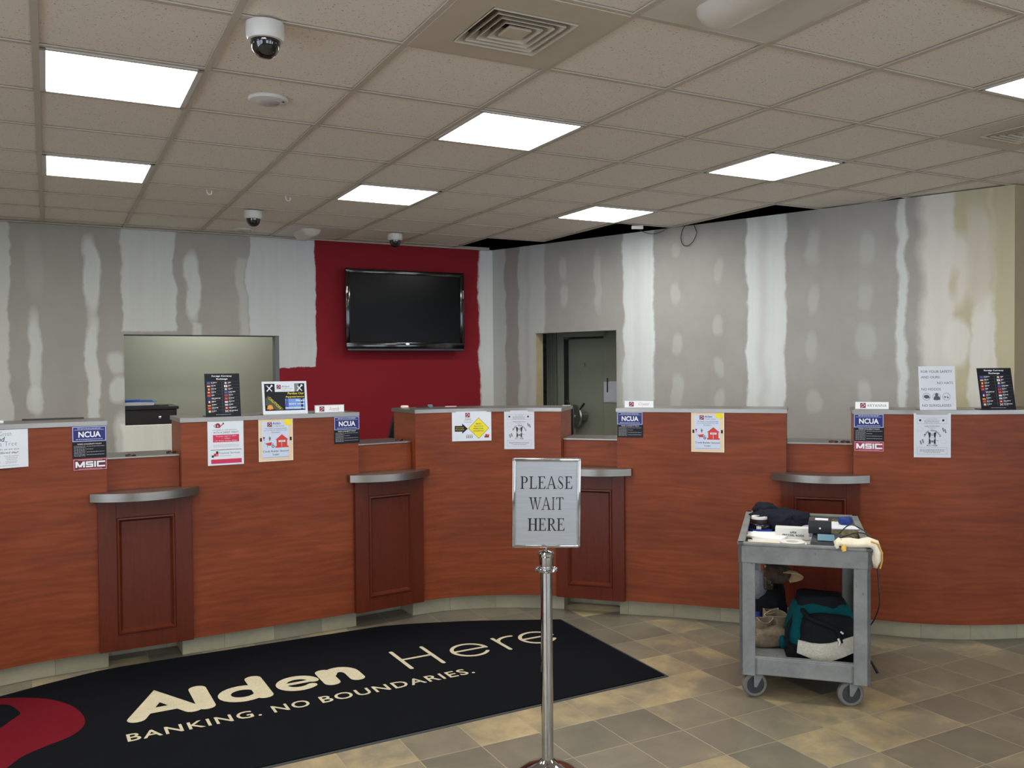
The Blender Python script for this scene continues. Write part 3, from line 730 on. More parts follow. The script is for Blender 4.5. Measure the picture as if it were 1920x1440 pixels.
# ------------------------------------------------------------------ TV
def wallM(s,off,z,ang_extra=0.0): return None
tvx=-1.01; 
q=gh(CORNER[0]*GX+CORNER[1]*GY+tvx,8.13-.17)
tv=empty('television',(q[0],q[1],1.884),YAW); tag(tv,'large black flat screen television mounted on the red wall','television')
BZ=mat('gloss_black_bezel',(16,16,18),.12,coat=.6)
w,hh=.606,.752
T=Matrix.Rotation(R(0),4,'X')
b=MB()
bw=.042
b.box(-w,0,0,w,.035,.062,BZ,.006,M=T); b.box(-w,0,hh-bw,w,.035,hh,BZ,.006,M=T); b.box(-w,0,.05,-w+bw,.035,hh-.02,BZ,.004,M=T); b.box(w-bw,0,.05,w,.035,hh-.02,BZ,.004,M=T)
b.build('bezel',parent=tv,local=True,smooth=30)
b=MB(); b.box(-w+.03,.012,.05,w-.03,.03,hh-.03,mat('tv_screen',(5,6,7),.24,spec=.12),M=T); b.build('screen',parent=tv,local=True)
b=MB(); b.box(-w+.02,.035,.03,w-.02,.075,hh-.03,BLACKP,.01,M=T); b.build('back_shell',parent=tv,local=True)
b=MB(); 
n=24; poly=[(-w+.0,-.012),(w,-.012)]+[(w-2*w*k/n,.008) for k in range(0,n+1)]
b.box(-w+.01,-.002,-.022,w-.01,.03,.003,mat('speaker_gray',(62,62,64),.3,.6),.006,M=T); b.build('speaker_strip',parent=tv,local=True)
b=MB(); b.lathe([(0,0),(.02,0),(.02,.003),(0,.003)],mat('silver',(200,200,200),.2,.9),20,M=T@Matrix.Translation((0,-.001,.045))@Matrix.Rotation(R(90),4,'X')@Matrix.Scale(.45,4,(0,1,0))); b.build('maker_badge',parent=tv,local=True)
b=MB(); b.box(-.3,.07,.15,.3,.168,.55,BLACKP,.01); b.build('wall_mount',parent=tv,local=True)
for sx in (-1,1):
    b=MB(); b.box(sx*(w-.012)-.004,-.002,.5 if sx>0 else .52,sx*(w-.012)+.004,.0,.58,mat('silver',(200,200,200),.2,.9),M=T); b.build('edge_marker',parent=tv,local=True)

# ------------------------------------------------------------------ behind the pass-through window
def bwM(s,off,z=0): return Matrix.Translation((CORNER[0],CORNER[1],0))@Matrix.Rotation(YAW,4,'Z')@Matrix.Translation((s,off,z))
def place(o,s,off,z,ang=YAW,base=CORNER):
    M=Matrix.Translation((base[0],base[1],0))@Matrix.Rotation(ang,4,'Z')@Matrix.Translation((s,off,z)); o.location=M.translation; o.rotation_euler=(0,0,ang); return o
pp=place(empty('partition_panel',(0,0,0)),-2.75,1.25,0); tag(pp,'gray green fabric partition panel seen through the window opening at left','partition')
b=MB(); b.box(-1.6,0,0.08,.85,.05,2.5,mat('partition_fabric',(158,162,146),.95,k=1.25,var=.05,vs=160,bump=.15,bs=400)); b.build('fabric_panel',parent=pp,local=True)
b=MB(); b.box(-1.62,-.01,0,.87,.06,.08,mat('dark_trim',(60,64,60),.5)); b.box(.85,-.01,0,.90,.06,2.52,mat('dark_trim',(60,64,60),.5)); b.build('metal_frame',parent=pp,local=True)
# steel jamb at the right side of window
b=MB(); b.box(-2.235,.0,1.1,-2.2,.12,2.0,mat('jamb_gray',(104,108,106),.5)); b.box(-3.508,.0,1.996,-2.2,.12,2.004,mat('jamb_dark',(50,50,48),.6))
o=b.build('trim_4',local=True); o.location=(CORNER[0],CORNER[1],0); o.rotation_euler=(0,0,YAW); struct(o,'metal edge lining the window opening')
cab=place(empty('drawer_cabinet',(0,0,0)),-3.44,.32,0); tag(cab,'dark espresso wood cabinet with one knob seen through the left opening','cabinet')
DW=mat('espresso_wood',(26,20,19),.35,var=.15)
b=MB(); b.box(-.5,0,0,.385,.45,1.345,DW,.004); b.build('carcass',parent=cab,local=True)
b=MB(); b.box(-.5,-.03,1.345,.40,.48,1.372,DW,.004); b.build('top_board',parent=cab,local=True)
b=MB(); b.box(-.42,-.018,1.10,.365,0,1.325,DW,.003); dr=b.build('drawer',parent=cab,local=True)
b=MB(); b.lathe([(.004,0),(.004,.012),(.013,.018),(.013,.024),(0,.028)],mat('silver',(200,200,200),.2,.9),16,M=Matrix.Translation((.238,-.018,1.275))@Matrix.Rotation(R(90),4,'X')); k_=b.build('knob',parent=dr,local=True,smooth=40)
pz=1.3725
fb=place(MB().build('x'),0,0,0) if False else None
def pile(name,label,cat,items,s,off,z,ang=YAW,base=CORNER):
    b=MB()
    for it in items: b.box(*it[:6],it[6],.001,M=Matrix.Rotation(R(it[7]) if len(it)>7 else 0,4,'Z'))
    o=b.build(name,local=True); place(o,s,off,z,ang,base); return tag(o,label,cat)
pile('paper_stack','stack of white and blue papers on the dark cabinet behind the left opening','paper',[(-.26,0,.012,.12,.22,.050,PAPER,3),(-.24,0,.051,.14,.2,.058,mat('blue_folder',(80,130,190),.4),-3),(-.2,0,.059,.11,.2,.066,BLUEP,6),(-.22,.02,.067,.0,.18,.074,mat('blue_folder',(80,130,190),.4),-7)],-3.36,.36,pz-.011)
pile('black_folder','flat black folder lying under the papers on the dark cabinet','folder',[(-.35,0,0,.24,.26,.010,BLACKP,1)],-3.36,.34,pz)

# ------------------------------------------------------------------ vault behind the doorway
def vplace(o,s,off,z): return place(o,s,off,z,RA)
VG=mat('vault_paint',(88,92,82),.4,k=2.4); VD=mat('vault_dark',(40,43,40),.5); 
# wood stud and cut drywall edges at the doorway
b=MB(); b.box(.545,.012,0,.566,.11,2.03,mat('raw_pine',(178,162,124),.8,k=1.2,var=.12,vs=5)); o=b.build('trim_5',local=True); o.location=(CORNER[0],CORNER[1],0); o.rotation_euler=(0,0,RA); struct(o,'raw wood stud edge in the vault doorway')
b=MB(); b.box(.0,.62,0,.31,.9,2.6,mat('dark_stone',(52,50,42),.9,k=1.3,var=.6,vs=22,bump=.6,bs=18)); o=b.build('wall_stone',local=True); o.location=(CORNER[0],CORNER[1],0); o.rotation_euler=(0,0,RA); struct(o,'dark rough stone wall strip beside the vault')
vd=vplace(empty('vault_door',(0,0,0)),.77,.5,0); tag(vd,'dark gray green steel vault door with ribbed frame seen through the doorway','vault door')
b=MB()
for k in range(6): b.box(-.465+k*.027,.0+.004*(k%2),0,-.444+k*.027,.12,2.3,VG,.004)
b.build('ribbed_pilaster',parent=vd,local=True)
b=MB(); b.box(-.305,-.02,0,-.225,.1,2.3,VG,.005); b.box(-.225,-.02,2.0,.34,.1,2.06,VG,.005); b.box(.28,-.02,0,.9,.1,2.3,VG,.004); b.box(-.225,.03,2.06,.34,.1,2.4,VG); b.build('door_frame',parent=vd,local=True)
b=MB(); b.box(-.20,.03,.02,.27,.11,1.985,VG,.01); leaf=b.build('door_leaf',parent=vd,local=True)
b=MB(); b.box(-.226,-.01,0,-.198,.10,1.98,VD); b.build('shadow_gap',parent=vd,local=True); bpy.data.objects['shadow_gap'].name='gap_shade_strip'  # dark strip coloured as the shade in the gap beside the leaf
b=MB(); b.box(-.02,.024,1.69,.03,.03,1.74,VG,.003); b.box(.018,.02,1.70,.022,.026,1.735,VD); b.build('name_plate',parent=leaf,local=True)
MET=mat('worn_steel',(150,155,150),.3,.85)
M0=Matrix.Translation((-.02,-.10,1.19))@Matrix.Rotation(R(-18),4,'Z')@Matrix.Rotation(R(90),4,'X')
b=MB(); b.lathe([(0,-.13),(.045,-.13),(.045,-.02),(.118,-.012),(.122,0),(.112,.012),(.03,.018),(.026,.035),(0,.037)],MET,36,M=M0); wh=b.build('hand_wheel',parent=leaf,local=True,smooth=35)
for a in (40,130,270):
    b=MB(); ca_,sa_=math.cos(R(a)),math.sin(R(a)); P0=M0@Vector((ca_*.10,sa_*.10,0)); P1=M0@Vector((ca_*.21,sa_*.21,.0)); b.tube([P0[:],P1[:]],[.008,.012],MET if a==270 else VD,10); b.build('spoke',parent=wh,local=True)
b=MB(); b.box(.29,-.030,1.34,.47,-.024,1.545,mat('gray_paper',(190,194,206),.6),M=Matrix.Identity(4)); b.box(.36,-.036,1.35,.52,-.031,1.55,mat('gray_paper',(190,194,206),.6)); b.poly=None
b.box(.335,-.042,1.44,.345,-.037,1.58,VD); o=b.build('hanging_papers',local=True); vplace(o,.77,.5,0); tag(o,'bluish white papers clipped to the vault frame at right of the doorway','paper')

# ------------------------------------------------------------------ things on the counter
def onc(o,s,off,z,rx=0.0,drz=0.0):
    p=cpt(s,off); o.location=(p[0],p[1],z); o.rotation_euler=(rx,0,crot(s)+drz); return o
def art(pr,name,label,cat,s,off,z,rx=0.0,drz=0.0,group=None):
    o=pr.build(name,local=True); xs=[q[0] for q in pr.v]; hw=max(abs(min(xs)),abs(max(xs))); p0=cpt(s,0); a0=crot(s)
    fwd_=min(-(cpos(s+d)[0]-p0[0])*math.sin(a0)+(cpos(s+d)[1]-p0[1])*math.cos(a0) for d in (-hw,-hw/2,0,hw/2,hw))   # most forward point of the curved face behind the sheet
    onc(o,s,min(off,-.0022)+min(fwd_,0),z,rx,drz); return tag(o,label,cat,group)

def logo(p,u,v,sz,l=2):           # maroon square with white swirl
    p.rect(u,v,u+sz,v+sz,MAROON,l)
    n=10; pts=[(u+sz*(.2+.6*k/n),v+sz*(.5+.33*math.sin(k/n*math.pi))) for k in range(n+1)]; p.pline(pts,sz*.1,PAPER,l+1)
    p.line((u+sz*.8,v+sz*.5),(u+sz*.2,v+sz*.12),sz*.1,PAPER,l+1); p.ring(u+sz*.5,v+sz*.55,sz*.2,sz*.07,INK,l+2,14)
    p.line((u+sz*.05,v+sz*.95),(u+sz*.3,v+sz*.75),sz*.06,INK,l+2)
def nameplate(txt,s,label,serif=False,off=.035):
    e=empty('name_plate',(0,0,0)); onc(e,s,off,ZT,0); tag(e,label,'name plate','desk name plates')
    w=.198; hgt=.052; Tm=Matrix.Rotation(R(-14),4,'X')
    b=MB(); b.box(-w/2,0,0,w/2,.004,.005,MET); b.box(-w/2,.0,hgt-.004,w/2,.004,hgt,MET); b.box(-w/2,.003,0,w/2,.006,hgt,MET); b.box(-w/2,.003,0,w/2,.05,.004,MET)
    b.build('metal_holder',parent=e,local=True)
    p=Print(); p.rect(-w/2+.003,.005,w/2-.003,hgt-.004,mat('plate_white',(240,240,242),.35),0)
    logo(p,-w*.34,.010,.032,1)
    if txt=='ARYANNA': p.text(txt,-.028,.018,.085,.034,GREY,1,sp=1.15)
    else: p.text(txt,-.005,.013,.062,.038,mat('pink_ink',(190,120,130),.5),1,shear=.25,bold=-.01)
    p.build('insert',parent=e,local=True)
nameplate('Amanda',3.415,'white name plate with faded pink name on counter left of the television')
nameplate('Crystal',5.575,'white name plate with gray script on counter in front of the vault doorway right edge')
nameplate('ARYANNA',7.03,'white name plate with capital letters on counter left of the safety notice')

def ncua(s,label,scale=1.0,z=1.388):
    p=Print(); w,h=.172,.085; p.sheet(w,h,BLUEP)
    p.frame(-w/2+.002,.002,w/2-.002,h-.002,.0025,LBL,1); p.rect(-w/2+.006,.006,w/2-.006,h-.006,NAVY,1)
    p.text('NCUA',-.055,.024,.058,.057,WHITEI,2,bold=.03)
    p.scrib(-.06,.06,.072,.003,LBL,2,1); p.scrib(-.074,.074,.065,.0022,LBL,2,2); p.scrib(-.068,.068,.012,.0028,LBL,2,3)
    return art(p,'blue_sign',label,'sign',s,-.003,z-h,group='blue acronym signs')
def funds(s,label,z=1.300):
    p=Print(); w,h=.172,.10-.012; p.sheet(w,h,BLACKC)
    p.text('FUNDS AVAILABILITY POLICY',-.06,h-.013,.062,h-.007,WHITEI,1,bold=.02)
    for k in range(8):
        v=h-.022-k*.0078; p.scrib(-.078,-.022,v,.0026,LGREY,1,k); 
        if k%2==0: p.scrib(-.014,.076 if k!=2 else .02,v-.002,.0026,LGREY,1,k+40)
    p.line((-.018,.014),(-.018,h-.02),.001,GREY,1)
    return art(p,'policy_sign',label,'sign',s,-.003,z-h,group='black policy signs')
def msic(s,label,z):
    p=Print(); w,h=.170,.064; p.sheet(w,h,MSICM); p.frame(-w/2+.002,.002,w/2-.002,h-.002,.002,mat('pink_line',(225,170,180),.5),1)
    p.rect(-w/2+.006,.006,w/2-.006,h-.006,MSICD if s<3 else MSICM,1)
    p.scrib(-.06,.06,.055,.0022,mat('pink_line',(225,170,180),.5),2,3); p.scrib(-.06,.06,.007,.0022,mat('pink_line',(225,170,180),.5),2,4)
    x=-.074; lw=.0085; v0,v1=.016,.049
    W=WHITEI
    # M
    p.poly([(x,v0),(x+lw,v0),(x+lw+.002,v0+.02),(x+lw+.001,v1),(x,v1)],W,2); p.poly([(x,v1),(x+.010,v1),(x+.0235,v0+.008),(x+.0185,v0)],W,2); p.poly([(x+.037,v1),(x+.047,v1),(x+.0285,v0),(x+.0185,v0+.006)],W,2); p.poly([(x+.0375,v0),(x+.047,v0),(x+.047,v1),(x+.040,v1)],W,2)
    # S
    x=-.022; u=.037; hh_=.0082; mv=(v0+v1)/2-hh_/2
    p.rect(x,v0,x+u,v0+hh_,W,2); p.rect(x,mv,x+u,mv+hh_,W,2); p.rect(x,v1-hh_,x+u,v1,W,2); p.rect(x,mv,x+lw,v1,W,2); p.rect(x+u-lw,v0,x+u,mv+hh_,W,2)
    p.rect(.020,v0,.020+lw,v1,W,2)
    x=.034; u=.042; p.rect(x,v0,x+u,v0+hh_,W,2); p.rect(x,v1-hh_,x+u,v1,W,2); p.rect(x,v0,x+lw,v1,W,2)
    return art(p,'plum_sign',label,'sign',s,-.003,z-h,group='plum acronym signs')
ncua(2.016,'blue rectangular acronym sign at right end of the leftmost counter section'); funds(2.016,'dark policy sign below the leftmost blue sign',z=1.300); msic(2.018,'plum acronym sign below the leftmost dark policy sign',1.208)
ncua(3.516,'blue rectangular acronym sign below the name plate left of the red wall television'); funds(3.516,'black policy sign under the second blue sign, left of second teller station',z=1.305)
ncua(5.518,'blue rectangular acronym sign below name plate beside the vault doorway',z=1.39); funds(5.520,'black policy sign under the third blue sign beside the vault doorway',z=1.307)
ncua(7.010,'rightmost blue rectangular acronym sign, under the name plate in capitals',z=1.39); funds(7.012,'black policy sign between the rightmost blue and plum signs',z=1.307); msic(7.012,'plum acronym sign on the right counter section below black policy sign',1.222)

# green / shred flyer at the left edge
p=Print(); w,h=.285,.205; p.sheet(w,h,PAPER)
p.text('Go Green',-.03,.172,.062,.196,GREY,1,bold=-.012,sp=1.1); p.text('and',-.02,.142,.026,.168,INK,1,shear=.2,bold=.01); p.text('Plant a Tree',-.07,.118,.088,.142,GREY,1,bold=-.012,sp=1.15)
p.text('Join us on our',-.012,.094,.100,.105,INK,1,shear=.2,bold=.004); p.text('Shred day!',.006,.074,.092,.088,INK,1,shear=.2,bold=.01)
p.text('where',-.012,.060,.010,.065,GREY,1); p.text('when',-.010,.030,.010,.035,GREY,1)
for k in range(3): p.scrib(.026+.006*k,.094-.004*k,.062-k*.009,.003,LGREY,1,k)
for k in range(2): p.scrib(.032,.088,.034-k*.008,.003,LGREY,1,k+7)
p.scrib(-.0,.094,.012,.0025,LGREY,1,9); p.ring(-.05,.05,.03,.006,GREY,1)
art(p,'flyer',"white event flyer with gray lettering cut by the left photo edge",'flyer',1.572,-.003,1.388-h)
# pink and red treat flyer
p=Print(); w,h=.21,.267; p.sheet(w,h,PAPER)
p.circ(-.045,.238,.014,MAROON,1); p.poly([(-.058,.224),(-.032,.224),(-.034,.242),(-.056,.242)],MAROON,1); p.line((-.033,.230),(-.014,.248),.005,MAROON,1); p.circ(-.013,.249,.005,MAROON,1); p.ring(-.060,.236,.009,.003,MAROON,1); p.text('$',-.049,.228,-.042,.240,PAPER,2)
p.text('CELEBRATE THE SEASON',-.075,.207,.065,.214,GREY,1,sp=1.1,bold=-.005); p.text('WITH A SWEET TREAT!',-.072,.190,.076,.201,INK,1,sp=1.05)
p.rect(-.074,.138,.078,.182,REDP,1); p.text('Thursday, April 11, 2019',-.058,.168,.060,.176,PAPER,2); p.text('1 - 4:00pm',-.022,.155,.026,.163,PAPER,2); p.text('115 Alden Street, Alden',-.064,.142,.066,.150,PAPER,2)
for k in range(2): p.scrib(-.072,.078,.119-k*.009,.0028,LGREY,1,k)
p.line((-.088,.092),(.092,.092),.003,INK,1)
p.rect(-.070,.054,-.044,.072,REDP,1); p.rect(-.058,.070,-.044,.084,INK,1); p.rect(-.083,.048,-.070,.061,INK,1); p.rect(-.068,.056,-.060,.064,MAROON,2); p.rect(-.058,.056,-.047,.067,mat('pink_print',(235,120,150),.5),2)
p.text('Financial Services',-.04,.066,.082,.080,GREY,1,sp=1.05,bold=.004); p.scrib(-.038,.03,.054,.003,LGREY,1,5); p.rect(-.086,.012,.092,.036,REDP,1); p.rect(-.086,.010,.092,.018,mat('magenta_print',(190,50,110),.5),2)
art(p,'flyer','white and red flyer with small watering can picture, left of the cream bordered flyer','flyer',2.755,-.003,1.393-h)
# cream bordered credit builder flyers
def cb(s,label,tilt=0.0):
    p=Print(); w,h=.212,.266; p.sheet(w,h,PEACH); p.frame(-w/2,0,w/2,h,.004,mat('cream_edge',(240,236,224),.5),1)
    p.rect(-.086,.018,.080,.245,LBL,1)
    logo(p,-.052,.212,.028,2); p.text('Alden',-.020,.226,.030,.240,NAVY,2,bold=.01); p.text('Credit Union',-.020,.212,.052,.222,GREY,2)
    p.circ(.076,.238,.026,YEL,3,14,.020)
    p.text('The Credit to Construct Credit!',-.068,.198,.068,.205,INK,2); p.text("Let us help you build the right",-.072,.186,.070,.193,INK,2); p.text('foundation',-.026,.174,.026,.181,INK,2)
    # barn
    bx,by=.036,.086; p.poly([(bx-.032,by),(bx+.034,by),(bx+.034,by+.046),(bx-.032,by+.046)],BARN,2); p.poly([(bx-.040,by+.044),(bx+.042,by+.044),(bx+.001,by+.078)],BARN,2)
    p.rect(bx-.040,by-.004,bx+.042,by+.006,BARN,2); p.rect(bx-.020,by+.030,bx+.022,by+.042,PAPER,3); p.text('CREDIT',bx-.014,by+.033,bx+.016,by+.039,INK,4); p.line((bx,by),(bx,by+.029),.002,PAPER,3)
    # wheelbarrow, plant, child
    p.poly([(-.062,.112),(-.024,.118),(-.032,.096),(-.054,.098)],BARN,2); p.ring(-.018,.092,.009,.004,INK,2,14); p.line((-.034,.098),(-.014,.110),.003,INK,2); p.line((-.070,.116),(-.052,.100),.0025,GREY,2); p.line((-.052,.098),(-.052,.086),.0025,GREY,2)
    p.circ(-.074,.146,.006,MAROON,2,10); p.rect(-.077,.128,-.070,.140,mat('pink_print',(235,120,150),.5),2); p.circ(-.038,.142,.007,GREENP,2,8); p.line((-.038,.135),(-.040,.155),.003,GREENP,2); p.rect(-.042,.128,-.034,.136,BARN,2)
    p.text('Credit Builder Secured',-.080,.056,.078,.068,INK,2,bold=.005); p.text('Loan',-.020,.036,.018,.048,INK,2,bold=.005); p.line((-.08,.024),(.078,.024),.002,GREY,2)
    for sg in (-1,1): p.rect(sg*.092-.006,.124,sg*.092+.006,.146,BLACKC,4)
    return art(p,'flyer',label,'flyer',s,-.003,1.397-h,group='cream bordered flyers')
cb(3.056,'cream bordered flyer with red barn, left of the second teller station'); cb(6.03,'cream bordered flyer with red barn on the counter right of vault doorway')
# yellow diamond notice
p=Print(); w,h=.274,.205; p.sheet(w,h,PAPER)
logo(p,-.044,.164,.031,1); p.text('Alden',-.048,.148,-.006,.158,INK,1,sp=1.1); p.text('Credit Union',-.056,.138,.006,.144,GREY,1); p.scrib(-.052,.002,.128,.003,LGREY,1)
p.poly([(-.118,.066),(-.066,.066),(-.066,.052),(-.027,.085),(-.066,.122),(-.066,.106),(-.118,.106)],BLACKC,1); p.text('WATCH OUR',-.112,.089,-.056,.097,YTXT,2); p.text('PROGRESS',-.112,.075,-.054,.083,YTXT,2)
c=(.048,.088); r=.070; p.poly([(c[0]-r-.003,c[1]),(c[0],c[1]-r-.003),(c[0]+r+.003,c[1]),(c[0],c[1]+r+.003)],INK,1); p.poly([(c[0]-r,c[1]),(c[0],c[1]-r),(c[0]+r,c[1]),(c[0],c[1]+r)],YEL,2)
for k,(tx,hw_) in enumerate([('MAIN',.018),('BRANCH',.030),('REMODEL',.036),('UNDERWAY',.040)]): p.text(tx,c[0]-hw_,c[1]+.026-k*.0165,c[0]+hw_,c[1]+.035-k*.0165,OLIVE,3,bold=.01)
for k in range(4): p.circ(-.034+k*.012,.040,.005,LGREY,1,10); p.rect(-.038+k*.012,.020,-.031+k*.012,.034,GREY,1)
p.rect(.088,.022,.120,.034,MAROON,1); p.rect(.094,.034,.110,.046,BARN,1); p.circ(.117,.038,.006,REDP,1,8)
art(p,'notice','white notice with yellow diamond and black arrow on the middle counter section','notice',4.415,-.003,1.395-h)
# paw print run walk flyers
def paw(s,label,sc=1.0):
    p=Print(); w,h=.209,.268; p.sheet(w,h,mat('offwhite_paper',(208,212,220),.6))
    p.frame(-.085,.205,.082,.242,.001,GREY,1); p.circ(-.068,.226,.007,INK,1,10); p.circ(.062,.226,.007,INK,1,10)
    p.text('SAVE THE DATE!',-.028,.231,.026,.236,GREY,2); 
    for k in range(3): p.scrib(-.045,.04,.224-k*.007,.0025,GREY,1,k)
    p.text('Alden Credit Union',-.044,.187,.042,.194,INK,1,bold=.01); p.text('Presents',-.022,.177,.020,.183,GREY,1)
    # arched lettering
    cx,cy,rr=0.0,.118,.045
    for k,ch in enumerate('Alden Pawathon'):
        if ch==' ': continue
        a=R(165-150*k/13)
        def fn(u,v,a=a): 
            du,dv=u,v; ca,sa=math.cos(a-math.pi/2),math.sin(a-math.pi/2); return (cx+rr*math.cos(a)+du*ca-dv*sa,cy+rr*math.sin(a)+du*sa+dv*ca)
        p.text(ch,-.0035,-.004,.0035,.006,INK,1,bold=.02,fn=fn)
    # walking dog seen from the front with legs beside it
    for sg in (-1,1): p.poly([(sg*.008,.150),(sg*.024,.154),(sg*.018,.118),(sg*.020,.088),(sg*.008,.086),(sg*.010,.120)],INK,1)
    p.circ(0,.116,.014,mat('offwhite_paper',(208,212,220),.6),2,14); p.circ(0,.138,.009,LGREY,2,12); p.circ(0,.098,.008,GREY,3,10); p.circ(-.003,.120,.002,INK,3,6); p.circ(.004,.120,.002,INK,3,6)
    p.line((.016,.108),(.036,.100),.002,INK,1)
    for sg in (-1,1): p.circ(sg*.016,.083,.008,GREY,1,10,.004)
    p.text('Run / Walk',-.030,.069,.031,.077,INK,1,bold=.02)
    for (fx,fy,an) in [(.060,.176,-30),(.072,.168,-30),(-.066,.098,-30),(-.054,.106,-30)]:
        for q in range(3): p.circ(fx+q*.0035*math.sin(R(-an)),fy-q*.007,.0045,GREY,1,10,.006)
    p.ring(-.07,.172,.016,.0008,LGREY,1); p.frame(.048,.086,.078,.108,.0006,LGREY,1); p.frame(-.085,.020,.084,.062,.001,GREY,1)
    for k in range(3): p.scrib(-.07+.012*(k==2)*2,.07-.012*(k==2)*2,.046-k*.008,.003,GREY,1,k+3)
    return art(p,'flyer',label,'flyer',s,-.003,1.397-h,group='run walk flyers')
paw(4.747,'white run and walk flyer with dog drawing, above the please wait sign'); paw(7.368,'white run and walk flyer with dog drawing on right counter below the safety notice')

# foreign currency boards
def fx(s,off,label,drz=0.0,lean=9):
    e=empty('currency_board',(0,0,0)); onc(e,s,off,ZT,0,drz); tag(e,label,'sign','foreign currency boards')
    w,h=.205,.262; T=Matrix.Rotation(R(-lean),4,'X')
    p=Print(); p.box(-w/2,0,0,w/2,.003,h,BLACKC)
    p.text('Foreign Currency',-.060,h-.022,.058,h-.010,WHITEI,1,bold=.03); p.text('Exchange',-.034,h-.040,.032,h-.028,WHITEI,1,bold=.03)
    FL=[('b',BLUEP),('h',BARN,PAPER,BARN),('v',INK,YEL,BARN),('c',BARN,PAPER),('b',BARN),('b',NAVY),('v',NAVY,PAPER,BARN),('h',BLACKC,BARN,YEL),('b',BARN),('v',GREENP,PAPER,ORANGE)]
    FR=[('v',GREENP,PAPER,BARN),('c',PAPER,BARN),('v',GREENP,PAPER,BARN),('b',BLUEP),('c',BARN,NAVY),('v',BARN,GREY,BARN),('h',BARN,PAPER,PAPER),('h',SKY,YEL,SKY),('c',BARN,PAPER),('x',NAVY,PAPER)]
    NL=[.034,.026,.028,.026,.018,.052,.024,.028,.036,.026]; NR=[.016,.018,.024,.042,.026,.032,.032,.026,.042,.050]
    for side,F,N in ((0,FL,NL),(1,FR,NR)):
        u0=-.090 if side==0 else .010
        for k,f in enumerate(F):
            v=h-.064-k*.0192; uu=u0
            a,b_,c_,d_=uu,v,uu+.019,v+.0125
            if f[0] in'bx': p.rect(a,b_,c_,d_,f[1],1)
            if f[0]=='x': p.line((a,b_),(c_,d_),.003,PAPER,2); p.line((a,d_),(c_,b_),.003,PAPER,2); p.rect((a+c_)/2-.002,b_,(a+c_)/2+.002,d_,BARN,3)
            if f[0]=='c': p.rect(a,b_,c_,d_,f[1],1); p.circ((a+c_)/2,(b_+d_)/2,.0035,f[2],2,10)
            if f[0]=='h':
                for q in range(3): p.rect(a,b_+q*.00417,c_,b_+(q+1)*.00417,f[3-q],1)
            if f[0]=='v':
                for q in range(3): p.rect(a+q*.00633,b_,a+(q+1)*.00633,d_,f[1+q],1)
            p.scrib(uu+.024,uu+.024+N[k],v+.0075,.0035,WHITEI,1,k+side*11); p.scrib(uu+.024,uu+.024+N[k]*.5,v+.001,.0025,LGREY,1,k+side*17)
            p.rect(-.095 if side==0 else .0,v+.0155,-.004 if side==0 else .095,v+.0160,GREY,1)
    p.rect(-.003,h-.24,-.002,h-.048,GREY,1); p.scrib(-.045,.045,.010,.0025,LGREY,1,3)
    p.v=[(T@Vector(q))[:] for q in p.v]; p.build('board',parent=e,local=True)
    b=MB(); b.box(-w/2-.006,0,0,w/2-.0,.085,.004,BLACKC,M=Matrix.Translation((0,-.002,.0))); b.build('foot',parent=e,local=True)
fx(2.757,.055,'black foreign currency board standing above the white and red flyer',-.02); fx(7.80,.06,'black foreign currency board leaning on the right counter beside the safety notice',-.12,lean=15)
# pardon our appearance sheet in acrylic holder
e=empty('sign_holder',(0,0,0)); onc(e,3.135,.05,ZT,0,-.22*0); tag(e,'landscape renovation notice in clear holder standing on counter left of the name plate','sign holder')
w,h=.282,.208; p=Print(); p.box(-w/2,0,0,w/2,.003,h,PAPER); p.rect(-w/2,0,w/2,h,PAPER,.3)
p.rect(-w/2+.014,.024,w/2-.014,h-.014,BLACKC,1)
p.poly([(-.122,.060),(-.122,.100),(-.106,.120),(-.010,.034),(-.020,.024),(-.050,.024)],OLIVE,2)
p.text('CAUTION',-.05,-.008,.05,.008,YTXT,3,bold=.01,fn=lambda u,v:(-.066+u*.70-v*(-.70)*-1*-1, .072-u*.70+v*.70))
p.rect(-.062,.142,.062,.196,PAPER,2); logo(p,-.050,.160,.026,3); p.text('Alden',-.018,.170,.030,.182,INK,3,sp=1.1); p.text('Credit Union',-.018,.158,.05,.166,GREY,3); p.scrib(-.018,.04,.149,.003,LGREY,3)
for sg,cx in ((-1,-.096),(1,.094)):
    p.line((cx-.016,.146),(cx+.014,.180),.007,PAPER,3); p.line((cx+.016,.146),(cx-.014,.180),.006,PAPER,3); p.circ(cx+.015,.181,.007,PAPER,3,10); p.rect(cx-.022,.178,cx-.006,.185,GREY,4)
p.rect(.062,.142,.090,.194,GREY,2); p.rect(.000,.030,.126,.098,SKY,2) ; p.poly([(.0,.05),(.02,.03),(.02,.098),(.006,.098)],BLUEP,3); p.rect(.100,.030,.112,.110,BLACKC,3)
for k,(tx,a,c_) in enumerate([('Pardon Our',.018,YTXT),('Appearance',.002,YTXT),('We are',.066,WHITEI),('doing some',.022,WHITEI),('renovations.',.000,WHITEI)]): p.text(tx,a,.124-k*.0225,.122,.138-k*.0225,c_,4,bold=.02)
p.circ(-.096,.046,.017,ORANGE,3,16,.015); p.rect(-.116,.034,-.076,.040,ORANGE,3)
T=Matrix.Rotation(R(-8),4,'X'); p.v=[(T@Vector(q))[:] for q in p.v]; p.build('printed_sheet',parent=e,local=True)
b=MB(); b.box(-w/2,.004,0,w/2,.006,h,glass('clear_acrylic'),M=T); b.box(-w/2,.0,-.0,w/2,.08,.003,MC['clear_acrylic']); b.build('acrylic_stand',parent=e,local=True)
